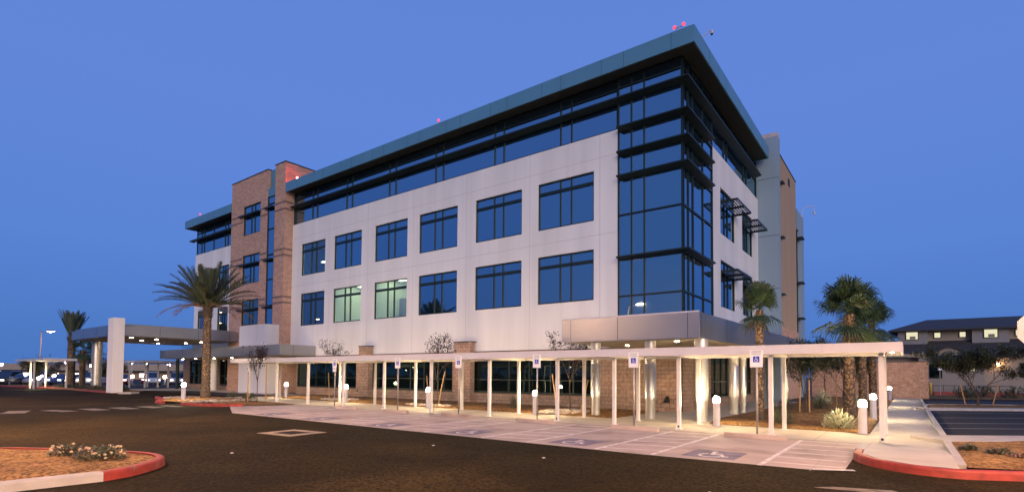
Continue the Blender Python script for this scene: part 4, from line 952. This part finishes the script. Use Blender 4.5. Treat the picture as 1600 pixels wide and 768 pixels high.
# river rock
def rocks(name, pts, n, seed, label, r0_=.05, r1=.13):
    q = random.Random(seed); b = MB()
    ico = bmesh.new(); bmesh.ops.create_icosphere(ico, subdivisions=1, radius=1); vs = [v.co.copy() for v in ico.verts]; fs = [tuple(v.index for v in f.verts) for f in ico.faces]; ico.free()
    for i in range(n):
        cx,cy,rx,ry = q.choice(pts); a = q.uniform(0,6.283); u = math.sqrt(q.random()); s_ = q.uniform(r0_,r1); c = Vector((cx+rx*u*math.cos(a),cy+ry*u*math.sin(a),.05+s_*.25)); m = Matrix.Rotation(q.uniform(0,6.28),3,'Z')
        k = (s_*q.uniform(.8,1.4),s_*q.uniform(.7,1.1),s_*q.uniform(.5,.8)); b.add([c + m @ Vector((v.x*k[0],v.y*k[1],v.z*k[2]))*q.uniform(.85,1.12) for v in vs], fs)
    o = b.build(name, M['rock'], smooth=True); return tag(o, label, 'rocks', None, 'stuff')
rocks('river_rock', [(-27,-10.3,2.8,1.5),(-24.4,-10.7,1.5,1.9),(-29,-10.2,1.5,1.2)], 900, 3, 'bed of pale river rock round the large date palm')
rocks('river_rock', [(-4.0,-4.3,.9,1.6)], 380, 4, 'patch of river rock round the sapling left of the metal columns')
rocks('river_rock', [(-20.8,-4.4,1.6,.9),(-12.0,-5.0,1.7,.4)], 300, 5, 'scatter of river rock round the saplings between the brick piers')

# ------------------------------------------------------------------ lamps of the car park
def lamp_post(loc, h, rz, label, lm, arm=1.3, hs=1., group='car park lamp posts'):
    t = thing('lamp_post', label, 'street lamp', loc, rz, group)
    b = MB(); b.lathe([(.28,0),(.28,.6),(.25,.63),(.09,.64)],0,0,14); b.build('footing', M['concrete'], t)
    b = MB(); b.tube([(0,0,.6),(0,0,h*.5),(0,0,h)],[.085,.075,.06],10); b.build('pole', M['galv'], t, smooth=True)
    b = MB(); b.tube([(0,0,h-.15),(arm*.5,0,h+.02),(arm*.8,0,h+.05)],[.035,.032,.03],8); b.build('arm', M['galv'], t)
    b = MB(); b.add([(arm*.7,-.2*hs,h-.02),(arm+.3,-.2*hs,h-.02),(arm+.3,.2*hs,h-.02),(arm*.7,.2*hs,h-.02),(arm*.75,-.14*hs,h+.14),(arm+.2,-.14*hs,h+.14),(arm+.2,.14*hs,h+.14),(arm*.75,.14*hs,h+.14)],[(4,5,6,7),(0,1,5,4),(1,2,6,5),(2,3,7,6),(3,0,4,7)])
    hd = b.build('head', M['galv'], t)
    b = MB()
    b.box(arm*.75,arm+.25,-.15*hs,.15*hs,h-.03,h-.021)
    if lm not in ('pole_lamp','pole_lamp_near'): b.lathe([(.01,h-.13),(.10,h-.11),(.14,h-.031)],arm*.87+.12,0,12)
    b.build('lamp', M[lm], hd); return t
lamp_post((-73.9,-8.4,0),6.5,yaw,'tall lamp post with a bright orange head at the far left','pole_lamp_left',1.15,1.6)

# ------------------------------------------------------------------ the house and block wall beyond the right hand car park
hs = thing('house','two storey beige house with a dark tiled roof and lit upstairs windows','house',(0,0,0))
b = MB(); b.box(6.5,32,46.2,58,0,4.2); b.add([(9.9,46.19,4.2),(14.3,46.19,4.2),(12.1,46.19,4.98),(9.9,46.9,4.2),(14.3,46.9,4.2),(12.1,46.9,4.98)],[(0,1,2),(0,2,5,3),(1,4,5,2)]); b.build('wall', M['house'], hs)
b = MB(); b.box(8.0,31,48.3,57,4.0,6.95); b.build('wall', M['house'], hs)
for x0,x1 in ((7.75,10.38),(14.0,16.85),(20.5,23.5)): box_part('bay', M['house_siding'], hs, x0,x1,47.7,48.29,4.4,6.9)
b = MB()   # upper hipped roof
e = 6.95; q = [(6.9,47.0,e),(32.5,47.0,e),(32.5,58,e),(6.9,58,e),(10.4,52.5,8.42),(29,52.5,8.42)]
b.add(q+[(x,y,z-.16) for x,y,z in q[:4]],[(0,1,5,4),(1,2,5),(2,3,4,5),(3,0,4),(0,6,7,1),(1,7,8,2),(2,8,9,3),(3,9,6,0),(6,9,8,7)]); b.build('roof', M['roof'], hs)
b = MB()   # lower roof with the curved porch gable
b.add([(6.0,45.3,4.06),(32.5,45.3,4.06),(32.5,48.5,5.86),(6.0,48.5,5.86),(6.0,45.3,3.92),(32.5,45.3,3.92),(32.5,48.5,5.7),(6,48.5,5.7)],[(0,1,2,3),(0,4,5,1),(0,3,7,4),(1,5,6,2),(4,7,6,5)])
lr = b.build('roof', M['roof'], hs)
b = MB(); g = smooth_line([(9.5,4.02),(10.4,4.28),(11.3,4.75),(12.1,5.02),(12.9,4.75),(13.8,4.30),(14.7,4.05)],4)
vs = []
for x,z in g: vs += [(x,45.1,z),(x,48.2,z+.05),(x,45.1,z-.17)]
b.add(vs,[(3*i,3*i+3,3*i+4,3*i+1) for i in range(len(g)-1)]+[(3*i+2,3*i+5,3*i+3,3*i) for i in range(len(g)-1)]); b.build('porch_gable', M['roof'], lr)
b = MB(); b.add([(x,45.32,z-.1) for x,z in g]+[(g[-1][0],45.32,3.4),(g[0][0],45.32,3.4)],[tuple(range(len(g)+2))]); b.box(9.5,14.7,45.35,46.19,0,3.93); b.build('porch_wall', M['house'], hs)
def hwin(x0,x1,y,z0,z1,m,n=0):
    b = MB(); t=.07
    for q in ((x0-t,x1+t,z0-t,z0),(x0-t,x1+t,z1,z1+t),(x0-t,x0,z0,z1),(x1,x1+t,z0,z1)): b.box(q[0],q[1],y-.06,y+.02,q[2],q[3])
    f = b.build('window', M['bronze'], hs); b = MB(); b.quad((x0,y-.01,z0),(x1,y-.01,z0),(x1,y-.01,z1),(x0,y-.01,z1)); b.build('pane', M[m], f)
    if n:
        b = MB(); b.box(x0+.3*(x1-x0),x0+.8*(x1-x0),y-.02,y-.012,z0+.02,z0+.42*(z1-z0)); b.build('blind', M['house'], f)
hwin(8.5,9.5,47.69,5.95,6.72,'window_lit',1); hwin(10.95,11.45,48.29,6.1,6.62,'window_lit'); hwin(13.05,13.52,48.29,6.1,6.62,'window_lit'); hwin(14.95,15.95,47.69,5.95,6.75,'window_lit',1); hwin(17.4,17.9,48.29,6.1,6.65,'window_lit')
hwin(10.42,11.35,45.34,1.78,3.12,'glass_low'); hwin(17.45,18.6,46.18,1.9,3.2,'glass_low'); hwin(13.55,13.95,45.34,2.45,3.0,'window_lit')
b = MB(); b.box(15.72,15.88,45.95,46.19,3.2,3.26); b.lathe([(.03,2.98),(.085,3.0),(.09,3.18),(.03,3.2)],15.8,46.0,10); b.build('porch_lamp', M['wall_lamp'], hs)
bw = thing('block_wall','tall brown block wall at the end of the right hand path','wall',(0,0,0))
box_part('wall', M['brick'], bw, 1.6,9.92,29.5,29.75,-.05,3.0); box_part('coping', M['brick_band'], bw, 1.58,9.94,29.48,29.77,3.002,3.07)
box_part('door_panel', M['bronze'], bw, 4.05,4.75,29.46,29.498,.03,2.2)
pg = thing('pergola','pale beam pergola with rafter ends rising behind the block wall','pergola',(0,0,0))
for x in (3.0,9.65): box_part('post', M['house'], pg, x-.12,x+.12,30.3,30.54,0,3.5)
box_part('beam', M['house'], pg, 2.5,9.85,30.3,30.54,3.502,3.72); box_part('beam', M['house'], pg, 2.5,9.85,33.3,33.54,3.502,3.72)
for i in range(11): x = 3.0+i*.66; box_part('rafter', M['house'], pg, x-.05,x+.05,30.0,33.8,3.722,3.86)
# signs on the right
t = thing('stop_sign','pale back of an octagonal road sign cut by the right picture edge','road sign',(10.6,-10.9,.1),yaw-R(8))
b = MB(); oc = [(.405*math.cos(R(22.5+45*k)),.405*math.sin(R(22.5+45*k))) for k in range(8)]
b.add([(x,0,2.55+z) for x,z in oc]+[(x,.006,2.55+z) for x,z in oc],[tuple(range(8))]+[(k,(k+1)%8,8+(k+1)%8,8+k) for k in range(8)]); pl = b.build('plate', M['sign_back'], t)
b = MB(); b.add([(x*.99,.007,2.55+z*.99) for x,z in oc],[tuple(range(8))]); b.build('red_face', M['sign_red'], pl)
b = MB(); b.tube([(0,.035,0),(0,.035,2.9)],.026,8); b.build('pole', M['galv'], t)
t = thing('no_parking_sign','small white sign with a red ring on a thin post beside the block wall','road sign',(10.95,38,.1),yaw-R(10))
b = MB(); b.tube([(0,0,0),(0,0,2.9)],.03,8); b.build('pole', M['galv'], t)
pl = box_part('plate', M['sign_white'], t, -.19,.19,-.05,-.035,2.35,2.95)
b = MB(); n = 20
for k in range(n):
    a,c = 2*math.pi*k/n, 2*math.pi*(k+1)/n
    b.quad(*[(r*math.cos(q),-.053,2.70+r*math.sin(q)) for q,r in ((a,.10),(c,.10),(c,.15),(a,.15))])
b.quad((-.09,-.0535,2.77),(-.07,-.0535,2.79),(.09,-.0535,2.63),(.07,-.0535,2.61)); b.build('red_ring', M['sign_red'], pl)
b = MB(); b.lathe([(.11,0),(.11,1.15),(.09,1.2),(.04,1.23)],0,0,14); o = b.build('guard_post', M['yellow'], smooth=True, loc=(10.35,42,.05)); tag(o,'yellow guard post just right of the block wall end','bollard')
# railing in front of the house
t = thing('railing','low dark metal railing before the house porch','railing',(0,0,0))
box_part('top_rail', M['bronze'], t, 10.6,16.5,44.2,44.24,.95,1.0); box_part('bottom_rail', M['bronze'], t, 10.6,16.5,44.2,44.24,.15,.19)
for i in range(8): x = 10.6+i*.84; box_part('post', M['bronze'], t, x-.02,x+.02,44.195,44.245,0,1.02)

# ------------------------------------------------------------------ parked cars and the low store at the far left
CARM = [mat('silver_paint',(.45,.45,.47),.3,.5,.03),mat('white_car_paint',(.70,.69,.68),.3,0,.03),mat('black_car_paint',(.02,.02,.025),.25,.2,.03),mat('red_car_paint',(.30,.03,.03),.3,.2,.03),mat('blue_car_paint',(.04,.07,.16),.3,.3,.03)]
cg = glass('car_glass',(.85,.95,1),.12,(.008,.010,.012))
def car(loc, rz, pm, label, suv=False):
    t = thing('parked_car', label, 'car', loc, rz, 'cars parked at the far left'); hw = .88
    def loft(prof_lo, prof_hi, ww, name, m, par):
        b = MB(); n = len(prof_lo); secs = [(-ww,.93),(-ww*.86,1.),(ww*.86,1.),(ww,.93)]; vs = []
        for y,k in secs:
            for (x,z0,z1) in [(p[0],p[1],h[1]) for p,h in zip(prof_lo,prof_hi)]: vs += [(x*(.985 if k<1 else 1),y,z0),(x*(.985 if k<1 else 1),y,z0+(z1-z0)*k)]
        m_ = 2*n; fs = []
        for s_ in range(3):
            for i in range(n-1):
                a = s_*m_+2*i; fs += [(a+1,a+3,a+m_+3,a+m_+1),(a,a+m_,a+m_+2,a+2)]
            a = s_*m_; fs += [(a,a+1,a+m_+1,a+m_)]; a += 2*(n-1); fs += [(a,a+m_,a+m_+1,a+1)]
        for s_ in (0,3): fs += [(s_*m_+2*i,s_*m_+2*i+2,s_*m_+2*i+3,s_*m_+2*i+1) for i in range(n-1)]
        b.add(vs,fs); return b.build(name, m, par, smooth=False)
    H = 1.0 if suv else .90
    xs = [-2.25,-2.15,-1.5,-.6,.75,1.5,2.05,2.25]; hi = [.72,H,H+.02,H,H,.88 if not suv else .98,.80 if not suv else .92,.55]
    body = loft([(x,.28 if abs(x)<2.1 else .38) for x in xs], list(zip(xs,hi)), hw, 'body', pm, t)
    top = 1.75 if suv else 1.42; cx = [-2.05,-1.55,-.5,.35,1.15] if suv else [-1.75,-1.0,-.35,.25,1.15]
    cab = loft([(x,H-.03) for x in cx], list(zip(cx,[H+.02,top-.04,top,top-.03,H+.0])), .74, 'cabin_glass', cg, t)
    b = MB(); b.add([(cx[1]+.1,-.58,top-.035),(cx[3]-.02,-.58,top-.03),(cx[3]-.02,.58,top-.03),(cx[1]+.1,.58,top-.035),(cx[1]+.15,-.5,top+.03),(cx[3]-.1,-.5,top+.03),(cx[3]-.1,.5,top+.03),(cx[1]+.15,.5,top+.03)],[(4,5,6,7),(0,1,5,4),(1,2,6,5),(2,3,7,6),(3,0,4,7)]); b.build('roof', pm, t)
    for x in (-1.4,1.4):
        for y in (-.80,.80):
            b = MB(); s_ = math.copysign(1,y); prof = [(.0,-.11),(.30,-.11),(.33,-.07),(.33,.07),(.30,.11),(.2,.10),(.0,.08)]
            k = 16; vs = []
            for r,w_ in prof[1:-1]: vs += [(x+r*math.cos(6.2832*j/k), y+w_*s_, .33+r*math.sin(6.2832*j/k)) for j in range(k)]
            b.add(vs,[(i*k+j,i*k+(j+1)%k,(i+1)*k+(j+1)%k,(i+1)*k+j) for i in range(4) for j in range(k)]+[tuple(range(k))])
            wh = b.build('wheel', M['tyre'], t); b = MB(); b.tube([(x,y+.10*s_,.33),(x,y+.115*s_,.33)],.2,12); b.build('rim', CARM[0], wh)
    for y in (-.62,.62):
        box_part('headlight', M['head'], t, 2.19,2.262,y-.17,y+.17,.62,.74); box_part('tail_light', M['tail'], t, -2.262,-2.19,y-.14,y+.14,.66,.82)
    return t
CL = [(-79.5,-13.2,1,'white car nearest the left picture edge behind the kerb',0),(-78.6,-10.4,2,'black car second from the left picture edge',1),(-80.5,-7.3,0,'silver car behind the shelter posts',0),(-78.5,-4.9,4,'dark blue car right of the shelter trees',0),(-77.5,-2.2,1,'white tall car left of the tied date palm',1),
 (-76.6,.6,3,'red car just left of the round canopy column',0),(-75.4,3.9,1,'white car right of the square canopy pier',1),(-74.5,6.6,0,'silver car in the middle under the white shelter',1),(-73.2,9.3,1,'white car toward the right end of the white shelter',1),(-72,12,2,'black car right of the white shelter',0),(-83,16,4,'dark blue car in the second row right of the shelter',0),(-88,-13,3,'red car in the second row by the left picture edge',0),(-89.5,-8.5,1,'white car in the second row behind the shelter trees',0)]
CL += [(-82,19,1,'white tall car half hidden left of the gray canopy column',1),(-84,-16.5,2,'black car cut by the left picture edge',0),(-86,-5.5,1,'white tall car in the second row left of the fan palm',1),(-84.5,-1.5,2,'black car in the second row behind the tied date palm',0),(-83.5,2.2,0,'silver car in the second row behind the round canopy column',1),(-82.6,6,3,'red car in the second row just right of the square pier',0),(-81.8,9.5,1,'white car in the second row under the white shelter',0),(-80.8,13,0,'silver tall car in the second row near the shelter end',1)]
for x,y,c,l,sv_ in CL: car((x,y,0), R(-38 if y<0 else -20)+rnd.uniform(-.1,.1), CARM[c], l, sv_)
A = Vector((-172,-2,0)); B_ = Vector((-120,41,0)); dv = (B_-A).normalized(); LL = (B_-A).length
st = thing('store_building','long low tan store building with lit shopfronts on the left horizon','building',(-190,-17,0),math.atan2(dv.y,dv.x))
box_part('wall', M['tan_stucco'], st, 0,130,.5,14,0,3.5); box_part('parapet', mat('store_tan',(.36,.29,.23),.9), st, -.3,130.3,-.6,.49,1.95,3.62); box_part('awning', M['bronze'], st, -.2,130.2,-.9,-.61,1.75,2.1)
for i in range(16):
    x = 3+i*7.6+rnd.uniform(-1,1); box_part('shopfront', M['shop_lit'], st, x,x+rnd.uniform(2,4.5),.44,.497,.5,1.4)
FL = [(-94.4,-8.4,2.7,'small far lamp at the left picture edge above the parked cars'),(-87,-2.9,3.0,'far lamp left of the tied date palm trunk'),(-84.2,-.8,2.6,'far lamp between the fan palm and the round column'),(-79.5,2.7,3.1,'far lamp just right of the square pier beneath the canopy'),(-78.2,4.0,3.0,'far lamp near the left end of the white shelter'),(-75.3,5.8,2.8,'far pink lamp near the right end of the white shelter')]
for i,(x,y,h,l) in enumerate(FL):
    t = thing('globe_lamp', l, 'street lamp', (x,y,0), 0, 'small far lamps on the left')
    b = MB(); b.tube([(0,0,0),(0,0,h-.14)],[.06,.045],8); b.build('pole', M['galv'], t)
    b = MB(); b.lathe([(.03,h-.16),(.16,h-.1),(.20,h),(.16,h+.1),(.03,h+.16)],0,0,12); b.build('lamp', M['pole_lamp_pink' if i in (1,3,5) else 'pole_lamp_far'], t, smooth=True)
LB = [((-86.9,-2.8),'low far light at the foot of the tied date palm, left of it'),((-82.5,.5),'low far light right of the dark fan palm'),((-79.6,2.8),'low far light beside the right edge of the square pier'),((-77.4,4.6),'low far light under the left half of the white shelter'),((-76,5.6),'low far light under the right half of the white shelter'),((-73.9,7.1),'bright low far light left of the thin dark column'),((-72.9,7.9),'low far light right of the thin dark column')]
for i,((x,y),l) in enumerate(LB):
    t = thing('globe_bollard', l, 'bollard light', (x,y,0), 0, 'low far lights on the left')
    b = MB(); b.lathe([(.1,0),(.1,.9),(.05,.92)],0,0,12); b.build('post', M['white'], t)
    b = MB(); b.lathe([(.03,.9),(.17,.98),(.22,1.1),(.17,1.22),(.03,1.3)],0,0,12); b.build('lamp', M['pole_lamp_pink' if i%2 else 'pole_lamp_far'], t, smooth=True)
# low lamps behind the camera, mirrored as small bright dots in the storefront glass
for i in range(12):
    x = -82+i*8.6+rnd.uniform(-3,3); y = rnd.uniform(-62,-44); h = rnd.uniform(2.2,3.6)
    t = thing('globe_lamp', 'low globe lamp far behind the camera, seen only as a dot in the storefront glass', 'street lamp', (x,y,0), 0, 'low lamps behind the camera')
    b = MB(); b.tube([(0,0,0),(0,0,h-.14)],[.06,.045],8); b.build('pole', M['galv'], t)
    b = MB(); b.lathe([(.03,h-.16),(.16,h-.1),(.20,h),(.16,h+.1),(.03,h+.16)],0,0,12); b.build('lamp', M['pole_lamp_far'], t, smooth=True)
# a belt of trees well behind the camera, seen mirrored in the glass
for i in range(34):
    x = -125+i*4.8+rnd.uniform(-1.5,1.5); y = -70+rnd.uniform(-9,5)+.12*abs(x)
    if i == 0: bt = tree('shade_tree',(x,y,0),7.5,'one of the dark trees in the belt far behind the camera',M['tree'],30,1.0,.8,9000,.34,4,.13,group='tree belt behind the camera')
    else: dup(bt,(x,y,0),rnd.uniform(0,6),scale=rnd.uniform(.8,1.35))
# unseen lamp posts added beside and behind the camera: they light the asphalt and show in glass
for x,y,h,r,m,l in ((-13,-22.6,8.5,0,'pole_lamp','car park lamp post left of the picture behind the near left island'),(18,-16.5,9,150,'pole_lamp','car park lamp post just right of the picture beside the planter'),(-34,-24.5,8.5,45,'pole_lamp','car park lamp post left of the picture toward the drop-off canopy'),(10.8,-28,8.5,100,'pole_lamp_near','car park lamp post close behind the camera'),
    (-42,-52,8,70,'pole_lamp_far','far car park lamp post well behind the camera on the left'),(-12,-62,8,90,'pole_lamp_far','far car park lamp post straight behind the camera'),(-78,-60,8,60,'pole_lamp_far','farthest car park lamp post behind the camera'),(8,-70,8,90,'pole_lamp_far','far car park lamp post behind the camera on the right')):
    lamp_post((x,y,0),h,R(r),l,m)
